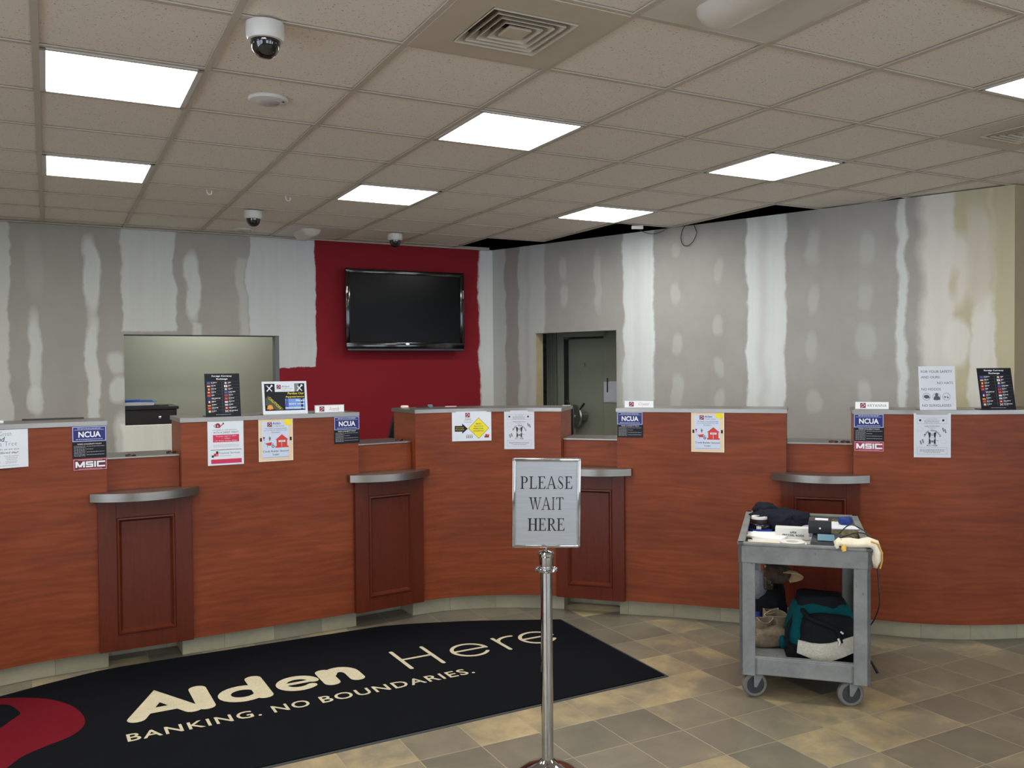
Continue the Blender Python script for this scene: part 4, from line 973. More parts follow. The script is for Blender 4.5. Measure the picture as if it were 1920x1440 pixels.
# safety notice
e=empty('sign_holder',(0,0,0)); onc(e,7.415,.045,ZT,0,.1); tag(e,'white safety notice about hats, hoods and sunglasses standing on the right counter','sign holder')
w,h=.215,.268; p=Print(); p.box(-w/2,0,0,w/2,.003,h,PAPER); p.rect(-w/2,0,w/2,h,mat('offwhite_paper',(208,212,220),.6),.3)
DG=mat('dark_grey_ink',(82,80,84),.6)
for tx,a,b_,v in [('FOR YOUR SAFETY',-.094,.092,.228),('AND OURS:',-.094,.020,.194),('NO HATS',.000,.094,.158),('NO HOODS',-.094,.020,.120),('NO SUNGLASSES',-.094,.078,.020)]: p.text(tx,a,v,b_,v+.0155,DG,1,bold=.004)
for k,cx in enumerate((-.066,-.006,.052)): p.ring(cx,.082,.023,.0018,DG,1)
p.circ(-.066,.084,.016,DG,2,16,.009); p.poly([(-.084,.080),(-.048,.080),(-.045,.074),(-.070,.070)],DG,2)
p.circ(-.006,.092,.010,DG,2,14,.011); p.poly([(-.026,.062),(.016,.062),(.010,.084),(-.020,.084)],DG,2)
p.circ(.042,.080,.006,DG,2,12,.004); p.circ(.060,.076,.006,DG,2,12,.004); p.line((.042,.083),(.062,.079),.0015,DG,2); p.line((.036,.066),(.068,.098),.0012,DG,2)
T=Matrix.Rotation(R(-6),4,'X'); p.v=[(T@Vector(q))[:] for q in p.v]; p.build('printed_sheet',parent=e,local=True)
b=MB(); b.box(-w/2,.004,0,w/2,.006,h,MC['clear_acrylic'],M=T); b.box(-w/2,0,0,w/2,.07,.003,MC['clear_acrylic']); b.build('acrylic_stand',parent=e,local=True)

# small items on tops
def small(name,label,cat,s,off,z,boxes,drz=0.0):
    b=MB()
    for bx in boxes: b.box(*bx[:6],bx[6],bx[7] if len(bx)>7 else .001)
    o=b.build(name,local=True); onc(o,s,off,z,0,drz); return tag(o,label,cat)
small('keyboard_edge','thin black flat device on the leftmost counter top','device',1.90,.33,ZT,[(-.21,0,0,.11,.05,.008,BLACKP)])
bpy.data.objects['keyboard_edge'].name='flat_device'
small('paper_sheet','white paper lying on the leftmost counter top at photo edge','paper',1.55,.14,ZT,[(-.16,0,0,.10,.2,.012,PAPER)],drz=.25)
small('computer_mouse','small pale plastic item on the middle counter top, leftmost of its three items','office item',4.06,.27,ZT,[(-.03,0,0,.02,.04,.018,mat('cream_plastic',(225,205,190),.5),.007)])
bpy.data.objects['computer_mouse'].name='plastic_item'
small('stapler','black item with gray blue end on the middle counter top','office item',4.17,.26,ZT,[(-.05,0,0,.04,.03,.006,BLACKP),(.035,0,0,.065,.03,.020,mat('grayblue_plastic',(96,116,128),.5),.003)])
small('memo_slip','thin pink white slip on the middle counter top above yellow diamond notice','paper',4.33,.30,ZT,[(-.04,0,0,.04,.03,.004,mat('pink_paper',(230,190,195),.6))])
small('marker_pen','short light gray pen like strip on the middle counter top near vault doorway','pen',5.02,.30,ZT,[(-.03,0,0,.03,.015,.006,LGREY,.002)])
def penchain(s,off,label):
    b=MB(); pts=[]; r_=random.Random(int(s*100)); Rm=mat('dark_red_plastic',(92,22,26),.4)
    for k in range(18): t=k/17*2.6*math.pi; pts.append((.02*math.cos(t)*(1-k/40)+k*.0016-.01,.012*math.sin(t),.006+.004*math.sin(t*1.3)))
    b.tube(pts,.0032,Rm,6); b.box(-.02,-.008,0,-.004,.008,.012,BLACKP,.003); b.box(.016,-.006,0,.036,.006,.010,BLACKP,.003)
    o=b.build('pen_leash',local=True,smooth=60); onc(o,s,off,1.200); tag(o,label,'pen leash','coiled pen leashes')
penchain(2.23,.09,'small coiled dark red pen leash at middle of the leftmost low steel top'); penchain(2.46,.16,'small coiled dark red pen leash at right end of the leftmost low steel top'); penchain(3.95,.14,'small coiled dark red pen leash on low steel top in front of the red wall')
penchain(6.80,.12,'small dark pen leash on the low steel top behind the cart, left of pair'); penchain(6.87,.12,'small dark pen leash on the low steel top behind the cart, right of pair')
def monitor(s,off,label,rz,tilt,w=.44,h=.33,z=.98):
    e=empty('monitor',(0,0,0)); p=cpt(s,off); e.location=(p[0],p[1],z-.18); e.rotation_euler=(0,0,crot(s)+rz); tag(e,label,'monitor','computer monitors')
    T=Matrix.Translation((0,0,.10))@Matrix.Rotation(R(tilt),4,'X')
    b=MB(); b.box(-w/2,-.02,0,w/2,.025,h,BLACKP,.008,M=T); b.build('screen_housing',parent=e,local=True)
    b=MB(); b.box(-.03,-.012,0,.03,.012,.14,BLACKP); b.box(-.11,-.09,0,.11,.09,.014,BLACKP,.004); b.build('stand',parent=e,local=True)
    return e
# ------------------------------------------------------------------ stanchion sign
SX,SY=.134,3.58
SK=3.58/3.70
st=empty('stanchion_sign',(SX,SY,0),R(2)); tag(st,'polished chrome stanchion holding a silver PLEASE WAIT HERE sign','sign stand')
b=MB(); b.lathe([(0,0),(.143,0),(.146,.006),(.143,.014),(.122,.034),(.085,.056),(.050,.070),(.036,.078),(.0255,.088)],CHROME,56); b.build('base',parent=st,local=True,smooth=35)
b=MB(); b.lathe([(.0245,.085),(.0245,.868)],CHROME,40); b.build('pole',parent=st,local=True,smooth=40)
b=MB(); b.lathe([(.026,0.857),(.030,0.860),(.044,0.864),(.047,0.868),(.044,0.872),(.032,0.875),(.026,0.878)],CHROME,48)
for k in range(12):
    a=2*math.pi*k/12; M=Matrix.Translation((.040*math.cos(a),.040*math.sin(a),.872)); b.lathe([(0,.004),(.005,.003),(.007,0)],CHROME,8,M=M)
b.build('rope_ring',parent=st,local=True,smooth=35)
b=MB(); b.lathe([(.025,0.877),(.027,0.879),(.0285,0.884),(.030,0.922),(.034,0.928),(.0345,0.936),(.030,0.943),(.012,0.947),(.007,0.952)],CHROME,40); b.build('cap',parent=st,local=True,smooth=30)
b=MB(); b.lathe([(.0045,0.947),(.0045,0.967),(.012,0.969),(.012,0.972)],CHROME,16); b.build('sign_post',parent=st,local=True)
TS_=Matrix.Translation((0,0,.966))@Matrix.Scale(SK,4)@Matrix.Rotation(R(.8),4,'Y')@Matrix.Rotation(R(0),4,'X')
W2,H2=.140,.365
b=MB()
for a_,c_ in [((-W2,0),(W2,0)),((-W2,H2),(W2,H2)),((-W2,0),(-W2,H2)),((W2,0),(W2,H2))]:
    x0,x1=min(a_[0],c_[0])-.0068,max(a_[0],c_[0])+.0068; z0,z1=min(a_[1],c_[1])-.0068,max(a_[1],c_[1])+.0068
    b.box(x0*.985,-.012,z0,x1*.985,.012,z1,CHROME,.0035,M=TS_,seg=3)
b.build('sign_frame',parent=st,local=True,smooth=40)
b=MB(); b.box(-W2,-.003,0,W2,.003,H2,SIGNST,M=TS_); sg_=b.build('sign_face',parent=st,local=True)
# serif lettering, cap height 1
def G_(p,ch,u,v,s,w,m,l):
    def P(pts): p.poly([(u+x*w,v+y*s) for x,y in pts],m,l)
    def box(x0,y0,x1,y1): P([(x0,y0),(x1,y0),(x1,y1),(x0,y1)])
    th=.055
    def stem(x0,x1,top=True,bot=True,ex=.09):
        box(x0,0,x1,1)
        if bot: box(x0-ex,0,x1+ex,th)
        if top: box(x0-ex,1-th,x1+ex,1)
    def bowl(cx,cy,rx,ry,tk):
        n=14
        for k in range(n):
            a=-math.pi/2+math.pi*k/n; c=-math.pi/2+math.pi*(k+1)/n
            P([(cx+rx*math.cos(a),cy+ry*math.sin(a)),(cx+rx*math.cos(c),cy+ry*math.sin(c)),(cx+(rx-tk)*math.cos(c),cy+(ry-th)*math.sin(c)),(cx+(rx-tk)*math.cos(a),cy+(ry-th)*math.sin(a))])
    S=.19
    if ch=='P': stem(.16,.16+S,ex=.13); box(.16,1-th,.50,1); box(.3,.46,.50,.46+th); bowl(.50,.73,.40,.27,S)
    elif ch=='R': stem(.14,.14+S,ex=.12); box(.14,1-th,.46,1); box(.28,.48,.46,.48+th); bowl(.46,.74,.36,.26,S); P([(.40,.5),(.54,.5),(.93,.03),(.76,.03)]); box(.74,0,1.02,th)
    elif ch=='L': stem(.16,.16+S,ex=.14); box(.16,0,.92,th+.01); P([(.94,0),(.96,.26),(.93,.26),(.80,.03)])
    elif ch=='E':
        stem(.16,.16+S,ex=.14,bot=True); box(.16,1-th,.86,1); box(.16,0,.90,th); box(.3,.5,.62,.5+th)
        P([(.87,1),(.87,.78),(.84,.78),(.74,1-th)]); P([(.92,0),(.95,.26),(.92,.26),(.78,th)]); P([(.64,.66),(.61,.66),(.56,.52),(.61,.37),(.64,.37)])
    elif ch=='A':
        P([(.46,1.02),(.54,1.02),(.16,0),(.10,0)]); P([(.46,1.02),(.54,1.02),(.94,0),(.76,0)]); box(.24,.32,.72,.32+th); box(-.02,0,.28,th); box(.66,0,1.05,th)
    elif ch=='S':
        pts=[(.80,.80),(.72,.92),(.58,.985),(.44,.985),(.30,.91),(.23,.78),(.28,.65),(.44,.54),(.62,.44),(.78,.32),(.82,.20),(.74,.08),(.58,.015),(.42,.015),(.26,.08),(.14,.24)]
        wd=[.03,.05,.05,.05,.08,.12,.14,.16,.17,.16,.13,.09,.05,.05,.05,.03]
        for k in range(len(pts)-1):
            a,b_=pts[k],pts[k+1]; dx,dy=b_[0]-a[0],b_[1]-a[1]; L=math.hypot(dx,dy); nx,ny=-dy/L,dx/L
            P([(a[0]-nx*wd[k]/2,a[1]-ny*wd[k]/2),(b_[0]-nx*wd[k+1]/2,b_[1]-ny*wd[k+1]/2),(b_[0]+nx*wd[k+1]/2,b_[1]+ny*wd[k+1]/2),(a[0]+nx*wd[k]/2,a[1]+ny*wd[k]/2)])
        box(.80,.70,.835,1.0); box(.11,0,.145,.30)
    elif ch=='W':
        P([(.06,1),(.20,1),(.36,.0),(.31,.0)]); P([(.31,0),(.36,0),(.53,1),(.48,1)]); P([(.42,1),(.56,1),(.72,0),(.67,0)]); P([(.67,0),(.72,0),(.96,1),(.91,1)])
        box(-.02,1-th,.28,1); box(.36,1-th,.64,1); box(.82,1-th,1.03,1)
    elif ch=='I': stem(.38,.38+S*1.25,ex=.22)
    elif ch=='T':
        box(.42,0,.58,1); box(.30,0,.70,th); box(.04,1-th,.96,1); P([(.04,1),(.02,.76),(.05,.76),(.16,1-th)]); P([(.96,1),(.98,.76),(.95,.76),(.84,1-th)])
    elif ch=='H': stem(.14,.14+S,ex=.11); stem(.72,.72+S,ex=.11); box(.2,.5,.8,.5+th)
WD={'P':.95,'L':.90,'E':.92,'A':1.12,'S':.80,'W':1.5,'I':.52,'T':.98,'H':1.12,'R':1.02}
BI=mat('engraved_black',(10,10,12),.5)
for txt,half,vc in (('PLEASE',.1115,H2-.0965),('WAIT',.0735,H2-.185),('HERE',.0795,H2-.274)):
    p=Print(); tot=sum(WD[c] for c in txt); gap=.06; sc=2*half/(tot+gap*(len(txt)-1)); u=-half
    for c in txt: G_(p,c,u,vc-.0265,.053,WD[c]*sc,BI,0); u+=(WD[c]+gap)*sc
    p.v=[(TS_@Vector((q[0],-.0036,q[2])))[:] for q in p.v]; p.build('lettering',parent=sg_,local=True)

# ------------------------------------------------------------------ mat
MO=(.844,4.762); MA=R(29.3)
rug=empty('entrance_mat',(MO[0],MO[1],0),MA); tag(rug,'large black logo floor mat with cream lettering lying in front of the counter','floor mat')
edge=[(-5.2,0),(0,0),(.077,1.215),(-.20,1.36),(-.47,1.50),(-.728,1.60),(-.88,1.655),(-1.027,1.69),(-1.3,1.695),(-1.566,1.70),(-2.2,1.715),(-2.592,1.715),(-2.72,1.70),(-2.99,1.615),(-3.184,1.54),(-3.7,1.30),(-4.4,.9),(-5.2,.6)]
def fabric(name,c,k=1.0,ns=260):
    t=NT(name); f=t.noise(t.obj(),ns,2); g2=t.noise(t.obj(),6,3); base=rgb(*c,k)
    m_=t.math('ADD',t.math('MULTIPLY',f,.7),t.math('MULTIPLY',g2,.3))
    t.col(t.ramp(m_,[(.3,tuple(x*.75 for x in base[:3])+(1,)),(.7,tuple(min(x*1.2,1) for x in base[:3])+(1,))])); t.b.inputs['Roughness'].default_value=.95; t.b.inputs['Specular IOR Level'].default_value=.1
    t.bump(f,.5,.003); MC[name]=t.m; return t.m
MATB=fabric('mat_pile',(11,14,19),.9); CREAM=fabric('cream_pile',(176,168,142),1.2); REDM=fabric('red_pile',(98,15,27),1.05)
b=MB(); b.prism(edge,0,.003,mat('rubber_edge',(52,54,54),.7)); b.build('rubber_border',parent=rug,local=True)
def inset(poly,d):
    n=len(poly); out=[]
    for i in range(n):
        a,b_,c=Vector(poly[i-1]),Vector(poly[i]),Vector(poly[(i+1)%n]); d1=(b_-a).normalized(); d2=(c-b_).normalized(); n1=Vector((-d1.y,d1.x)); n2=Vector((-d2.y,d2.x)); m_=(n1+n2).normalized(); out.append(tuple(b_+m_*(d/max(.4,m_.dot(n1)))))
    return out
inn=inset(edge,.018); b=MB(); b.prism(inn,.003,.008,MATB); b.build('pile_field',parent=rug,local=True)
def mat_text(name,items,m):
    pr=Print()
    for kw in items: pr.text(**kw,m=m,l=0)
    pr.v=[(q[0],q[2],.0088) for q in pr.v]
    return pr
# rounded heavy letters drawn as thick strokes
class Strokes(MB):
    zz=.0088
    def stroke(s,pts,w,m):
        s.zz+=.00012; z=s.zz; P=[Vector(p) for p in pts]; n=len(P); closed=(P[0]-P[-1]).length<1e-4; Lf=[];Rt=[]
        if closed: P=P[:-1]; n-=1
        for i in range(n):
            a=P[i-1] if (i or closed) else P[i]; c=P[(i+1)%n] if (i<n-1 or closed) else P[i]
            d1=(P[i]-a); d2=(c-P[i]); d1=d1.normalized() if d1.length>1e-9 else d2.normalized(); d2=d2.normalized() if d2.length>1e-9 else d1
            t=(d1+d2).normalized(); nn=Vector((-t.y,t.x)); k=w/2/max(.45,t.dot(d1)); Lf.append(P[i]+nn*k); Rt.append(P[i]-nn*k)
        b=len(s.v)
        for q,r in zip(Lf,Rt): s.v+=[(q.x,q.y,z),(r.x,r.y,z)]
        for i in range(n if closed else n-1):
            j=(i+1)%n; s.face((b+2*i,b+2*i+1,b+2*j+1,b+2*j),m)
        if not closed:
            for c,d in ((P[0],P[0]-P[1]),(P[-1],P[-1]-P[-2])):
                d=d.normalized(); nn=Vector((-d.y,d.x)); q=[c+(nn*-math.cos(math.pi*k/8)+d*math.sin(math.pi*k/8))*w/2 for k in range(9)]
                s.add([(v.x,v.y,z) for v in q],[tuple(range(9))],m)
    def arc(s,cx,cy,rx,ry,a0,a1,n=16): return [(cx+rx*math.cos(R(a0+(a1-a0)*k/n)),cy+ry*math.sin(R(a0+(a1-a0)*k/n))) for k in range(n+1)]
S=Strokes(); w_=.088; y0,y1=.80,1.15; xh=1.02
yb=y0+w_/2-.01; yt=y1-w_/2
# A l d e n
S.stroke([(-2.60,yb),(-2.475,yt),(-2.34,yb)],w_,CREAM); S.stroke([(-2.54,yb+.075),(-2.41,yb+.075)],w_*.8,CREAM)
S.stroke([(-2.275,yb),(-2.275,yt)],w_,CREAM)
S.stroke(S.arc(-2.08,yb+.080,.092,.086,0,360,24),.064,CREAM); S.stroke([(-1.985,yb),(-1.985,yt)],w_,CREAM)
S.stroke([(-1.87,yb+.085),(-1.70,yb+.085)],.034,CREAM); S.stroke(S.arc(-1.79,yb+.080,.088,.086,4,312,24),.056,CREAM)
S.stroke([(-1.625,yb),(-1.625,yb+.17)],w_,CREAM); S.stroke([(-1.625,yb+.09)]+S.arc(-1.545,yb+.095,.062,.078,160,0,12)+[(-1.483,yb)],w_*.92,CREAM)
S.build('bold_lettering',parent=rug,local=True)
S=Strokes(); t_=.024
S.stroke([(-1.17,y0+.02),(-1.17,y1-.01)],t_,CREAM); S.stroke([(-.975,y0+.015),(-.975,y1-.012)],t_,CREAM); S.stroke([(-1.17,.98),(-.975,.98)],t_,CREAM)
for cx in (-.745,-.275):
    S.stroke([(cx-.105,.945),(cx+.105,.945)],t_,CREAM); S.stroke(S.arc(cx,.94,.108,.11,0,322,26),t_,CREAM)
S.stroke([(-.53,.825),(-.53,1.06)],t_,CREAM); S.stroke(S.arc(-.43,.96,.10,.09,175,75,10),t_,CREAM)
S.build('thin_lettering',parent=rug,local=True)
pr=Print(); pr.text('BANKING.',-2.665,.572,-2.06,.665,CREAM,0,sp=1.14,bold=.012); pr.text('NO',-2.0,.572,-1.815,.665,CREAM,0,sp=1.12,bold=.012); pr.text('BOUNDARIES.',-1.757,.572,-.893,.665,CREAM,0,sp=1.14,bold=.012)
pr.v=[(q[0],q[2],.0088) for q in pr.v]; pr.build('slogan_lettering',parent=rug,local=True)
# red emblem
red=[(-3.62,1.05),(-3.58,1.30),(-3.42,1.46),(-3.25,1.505),(-3.183,1.49),(-3.063,1.428),(-2.944,1.323),(-2.854,1.155),(-2.82,.98),(-2.834,.863),(-2.895,.773),(-3.005,.706),(-3.088,.642),(-3.148,.547),(-3.25,.42),(-3.45,.36),(-3.62,.45)]
def smooth_loop(P,n=6):
    out=[];N=len(P)
    for i in range(N):
        a,b_,c,d=P[i-1],P[i],P[(i+1)%N],P[(i+2)%N]
        for k in range(n):
            t=k/n; out.append(tuple(.5*(2*b_[q]+(c[q]-a[q])*t+(2*a[q]-5*b_[q]+4*c[q]-d[q])*t*t+(3*b_[q]-a[q]-3*c[q]+d[q])*t**3) for q in (0,1)))
    return out
hole=[(-3.45,1.30),(-3.30,1.39),(-3.182,1.389),(-3.134,1.345),(-3.099,1.244),(-3.094,1.195),(-3.133,1.126),(-3.176,1.05),(-3.26,.96),(-3.42,1.02)]
red=smooth_loop(red); hole=smooth_loop(hole)
b=MB(); b.add([(x,y,.0085) for x,y in red],[tuple(range(len(red)))[::-1]],REDM)
b.add([(x,y,.0092) for x,y in hole],[tuple(range(len(hole)))[::-1]],MATB); b.build('red_emblem',parent=rug,local=True)

# ------------------------------------------------------------------ utility cart
CO=(1.144,4.443); CA=R(-17.5)
def cart_mat():
    t=NT('cart_foam_plastic'); o=t.obj(); f=t.noise(o,5,6,.7); g2=t.noise(t.mapv(o,(1,1,1),(4,4,4)),28,3,.6); 
    c=t.ramp(f,[(.3,rgb(104,108,106,.98)),(.55,rgb(126,129,127,.98)),(.75,rgb(142,145,142,.98))])
    sc=t.math('GREATER_THAN',g2,.69); t.col(t.mix(t.math('MULTIPLY',sc,.6),c,rgb(60,62,62))); t.b.inputs['Roughness'].default_value=.55; MC['cart']=t.m; return t.m
CM=cart_mat()
cart=empty('utility_cart',(CO[0],CO[1],0),CA); tag(cart,'scuffed gray plastic two shelf utility cart on wheels loaded with tools','cart')
CW,CL=.63,1.0
def tray(name,z0,z1,fl,ins,th=.022):
    b=MB(); x0,x1,y0,y1=ins,CW-ins,ins,CL-ins
    b.box(x0,y0,z0,x1,y0+th,z1,CM,.005); b.box(x0,y1-th,z0,x1,y1,z1,CM,.005); b.box(x0,y0,z0,x0+th,y1,z1,CM,.005); b.box(x1-th,y0,z0,x1,y1,z1,CM,.005)
    b.box(x0+.01,y0+.01,fl-.02,x1-.01,y1-.01,fl,CM)
    # lip
    b.box(x0-.006,y0-.006,z1-.012,x1+.006,y0+.03,z1+.004,CM,.005); b.box(x0-.006,y1-.03,z1-.012,x1+.006,y1+.006,z1+.004,CM,.005); b.box(x0-.006,y0-.006,z1-.012,x0+.03,y1+.006,z1+.004,CM,.005); b.box(x1-.03,y0-.006,z1-.012,x1+.006,y1+.006,z1+.004,CM,.005)
    b.build(name,parent=cart,local=True)
tray('top_tray',.695,.796,.735,.0); tray('bottom_tray',.125,.218,.165,.012)
for (x,y) in [(0.004,.004),(CW-.082,.004),(.004,CL-.104),(CW-.082,CL-.104)]:
    b=MB(); lx=.078; ly=.10; t=.02; ox=x if x<.3 else x; 
    fy=y if y<.5 else y+ly-t
    b.box(x,fy,.12,x+lx,fy+t,.70,CM,.004)
    sx=x if x<.3 else x+lx-t
    b.box(sx,y,.12,sx+t,y+ly,.70,CM,.004)
    b.build('leg',parent=cart,local=True)
b=MB(); b.box(.09,.004,.130,CW-.09,.012,.212,CM,.003); b.build('front_rib',parent=cart,local=True)
for (x,y,a) in [(.075,.055,24),(CW-.095,.055,18),(.075,CL-.10,10),(CW-.095,CL-.10,-8)]:
    e2=empty('caster',(0,0,0)); e2.parent=cart; e2.location=(x,y,0); e2.rotation_euler=(0,0,R(a))
    b=MB(); Mw=Matrix.Translation((0,0,.0635))@Matrix.Rotation(R(90),4,'X')
    b.lathe([(.046,-.016),(.058,-.016),(.0635,-.010),(.0635,.010),(.058,.016),(.046,.016),(.046,-.016)],mat('tyre_gray',(104,103,98),.6),32,M=Mw); b.lathe([(0,-.012),(.045,-.011),(.045,.011),(0,.012)],mat('wheel_hub',(46,48,52),.5),28,M=Mw); b.lathe([(0,-.019),(.010,-.019),(.010,.019),(0,.019)],MET,14,M=Mw)
    b.build('wheel',parent=e2,local=True,smooth=35)
    b=MB()
    for sy in (-1,1): 
        y_=sy*.023
        vs=[(.045,y_,.126),(-.012,y_,.126),(-.010,y_,.055),(.004,y_,.052)]; vs+= [(q[0],y_-sy*.004,q[2]) for q in vs]
        b.add(vs,[(0,1,2,3),(7,6,5,4),(0,4,5,1),(1,5,6,2),(2,6,7,3),(3,7,4,0)],CM)
    b.box(-.02,-.026,.118,.05,.026,.127,CM); b.build('fork',parent=e2,local=True)

CM4=Matrix.Translation((CO[0],CO[1],0))@Matrix.Rotation(CA,4,'Z')
def cput(o,x,y,z,a=0.0,rx=0.0):
    o.location=(CM4@Vector((x,y,z))); o.rotation_euler=(rx,0,CA+R(a)); return o
ZF=.7355
BLK=fabric('black_cloth',(24,27,34),1.5,120)
b=MB(); b.blob((0,0,.05),(.155,.12,.062),BLK,.75,.24,9,3,zmin=0,nu=96,nv=48); b.blob((-.085,.05,.092),(.072,.07,.048),BLK,.8,.22,9,8,nu=64,nv=36); b.blob((.07,.0,.06),(.10,.09,.05),BLK,.8,.24,9,5,zmin=0,nu=72,nv=36)
o=b.build('jacket',local=True,smooth=80); cput(o,.19,.80,ZF,-8); tag(o,'bundled dark navy cloth jacket on top tray of the cart, back left','clothing')
# tape rolls on a black tub
b=MB(); b.lathe([(0,0),(.062,0),(.066,.006),(.066,.038),(.062,.046),(.05,.05),(0,.05)],mat('tub_black',(16,18,24),.15,coat=.5),36); 
e=cput(empty('round_tub',(0,0,0)),.088,.70,ZF,0); tag(e,'low round black tub with blue band under the white tape roll on the cart','tub')
b.build('body',parent=e,local=True,smooth=35); b=MB(); b.lathe([(.0665,.004),(.0668,.018)],mat('tub_blue',(50,80,200),.4),36); bb=b.build('blue_band',parent=e,local=True,smooth=60)
b=MB(); b.box(-.020,-.0685,.020,.006,-.066,.036,WHITEI); b.build('price_label',parent=e,local=True)
def roll(r0,r1,h,m,core=None): 
    b=MB(); b.lathe([(r0,0),(r1,0),(r1,h),(r0,h),(r0,0)],m,36,mats=[m,m,m,core or m]); return b
TAPEW=mat('white_tape',(225,222,216),.6)
b=roll(.022,.050,.020,mat('maroon_tape',(40,22,28),.4)); o=b.build('tape_roll',local=True,smooth=30); cput(o,.085,.70,ZF+.05); tag(o,'dark roll of tape between the black tub and the white tape roll','tape roll')
b=roll(.026,.045,.014,TAPEW); o=b.build('tape_roll',local=True,smooth=30); cput(o,.082,.70,ZF+.0702); tag(o,'white roll of tape on top of the stacked tub at left of the cart','tape roll')
b=MB(); b.lathe([(.018,0),(.018,.05),(.012,.06),(.006,.075),(.002,.095),(0,.096)],mat('clear_nozzle',(190,190,188),.3),16); o=b.build('glue_bottle',local=True,smooth=40); cput(o,.05,.92,ZF); tag(o,'small pale pointed bottle beside the navy jacket on the cart','bottle')
def sheet_item(name,label,cat,w,l,h,m,x,y,z,a,rx=0.0,text=None):
    b=MB(); b.box(-w/2,-l/2,0,w/2,l/2,h,m,.0008); o=b.build(name,local=True); cput(o,x,y,z,a,rx); return tag(o,label,cat)
CREAMP=mat('cream_paper',(226,216,194),.6)
sheet_item('box_lid','flat off white cardboard lid with a black spot at front left of cart tray','lid',.30,.28,.022,CREAMP,.185,.17,ZF,0)
b=MB(); b.lathe([(0,0),(.006,0),(.006,.001),(0,.001)],INK,12,M=Matrix.Rotation(R(90),4,'X')); o=b.build('black_spot',local=True); o.parent=bpy.data.objects['box_lid']; o.location=(-.125,-.1405,.02)
sheet_item('envelope','white paper sheets under the envelope on the cart tray','paper',.26,.30,.004,PAPER,.17,.44,ZF+.014,12)
sheet_item('envelope','white tapered envelope lying on the paper sheets at left of the cart','envelope',.20,.11,.010,mat('bright_paper',(244,242,236),.6),.13,.40,ZF+.022,-22,R(4))
p=Print(); 
e=cput(empty('snack_box',(0,0,0)),.262,.40,ZF+.014,-2); tag(e,'white snack carton with black lettering, center of the cart top tray','box')
b=MB(); b.box(-.088,0,0,.088,.07,.062,mat('carton_white',(222,222,218),.5),.002); b.build('carton',parent=e,local=True)
p.text('utz',-.010,.034,.024,.046,INK,1,bold=.03); p.text('PRETZEL RODS',-.050,.018,.062,.029,INK,1,bold=.03)
p.v=[(q[0],-.0006,q[2]) for q in p.v]; p.build('printed_text',parent=e,local=True)
sheet_item('folded_paper','gray and white folded papers under the snack carton on the cart','paper',.24,.20,.012,mat('gray_board',(186,184,178),.6),.29,.40,ZF+.001,4)
b=roll(.030,.062,.018,TAPEW); o=b.build('tape_roll',local=True,smooth=30); cput(o,.262,.10,ZF+.045,0); tag(o,'white roll of tape lying at the front rim of the cart','tape roll')
b=MB(); b.lathe([(.042,0),(.045,.05),(.043,.052),(.041,.05)],glass('clear_plastic',.1,(.92,.93,1,1)),28); b.lathe([(0,0),(.042,0),(.042,.003),(0,.003)],MC['clear_plastic'],28); o=b.build('plastic_cup',local=True,smooth=40); cput(o,.26,.56,ZF); tag(o,'clear plastic cup behind the snack carton','cup')
b=MB(); b.lathe([(.0,0),(.048,0),(.050,.052),(.046,.055),(0,.055)],mat('lilac_plastic',(168,160,196),.4),28); b.lathe([(.0505,.03),(.0512,.05)],BLUEP,28); o=b.build('plastic_tub',local=True,smooth=40); cput(o,.365,.60,ZF); tag(o,'lilac round plastic tub with blue band behind the snack carton','tub')
# charger with black carton on it
GRC=mat('charger_gray',(58,62,66),.45)
e=cput(empty('battery_charger',(0,0,0)),.425,.165,ZF,-3); tag(e,'dark gray and black battery charger with teal label at the front of the cart','charger')
b=MB(); vs=[(-.085,0,0),(.085,0,0),(.085,.17,0),(-.085,.17,0),(-.070,.01,.05),(.070,.01,.05),(.065,.15,.075),(-.065,.15,.075)]
b.add(vs,[(0,3,2,1),(4,5,6,7),(0,1,5,4),(1,2,6,5),(2,3,7,6),(3,0,4,7)],GRC)
for k in range(3): b.box(-.045+k*.032,-.006,.01,-.023+k*.032,.012,.030,BLACKP,.003)
b.build('body',parent=e,local=True)
b=MB(); vs=[(-.04,.02,.0555),(.045,.02,.0555),(.040,.062,.080),(-.04,.062,.080)]; vs2=[(x,y,z+.003) for x,y,z in vs]; b.add(vs+vs2,[(0,3,2,1),(4,5,6,7),(0,1,5,4),(1,2,6,5),(2,3,7,6),(3,0,4,7)],mat('teal_label',(32,100,122),.4)); b.build('teal_label',parent=e,local=True)
e=cput(empty('black_carton',(0,0,0)),.405,.265,ZF+.076,-3); tag(e,'small black carton with white top label sitting on the battery charger','box')
b=MB(); b.box(-.062,0,0,.052,.12,.068,mat('carton_black',(20,20,24),.3,coat=.3),.003); b.build('carton',parent=e,local=True)
b=MB(); b.box(-.030,.03,.0682,.035,.09,.0688,WHITEI); b.build('top_label',parent=e,local=True)
b=MB(); b.lathe([(0,0),(.005,0),(.005,.001),(0,.001)],WHITEI,12,M=Matrix.Translation((-.004,-.0002,.030))@Matrix.Rotation(R(90),4,'X')); b.build('white_dot',parent=e,local=True)
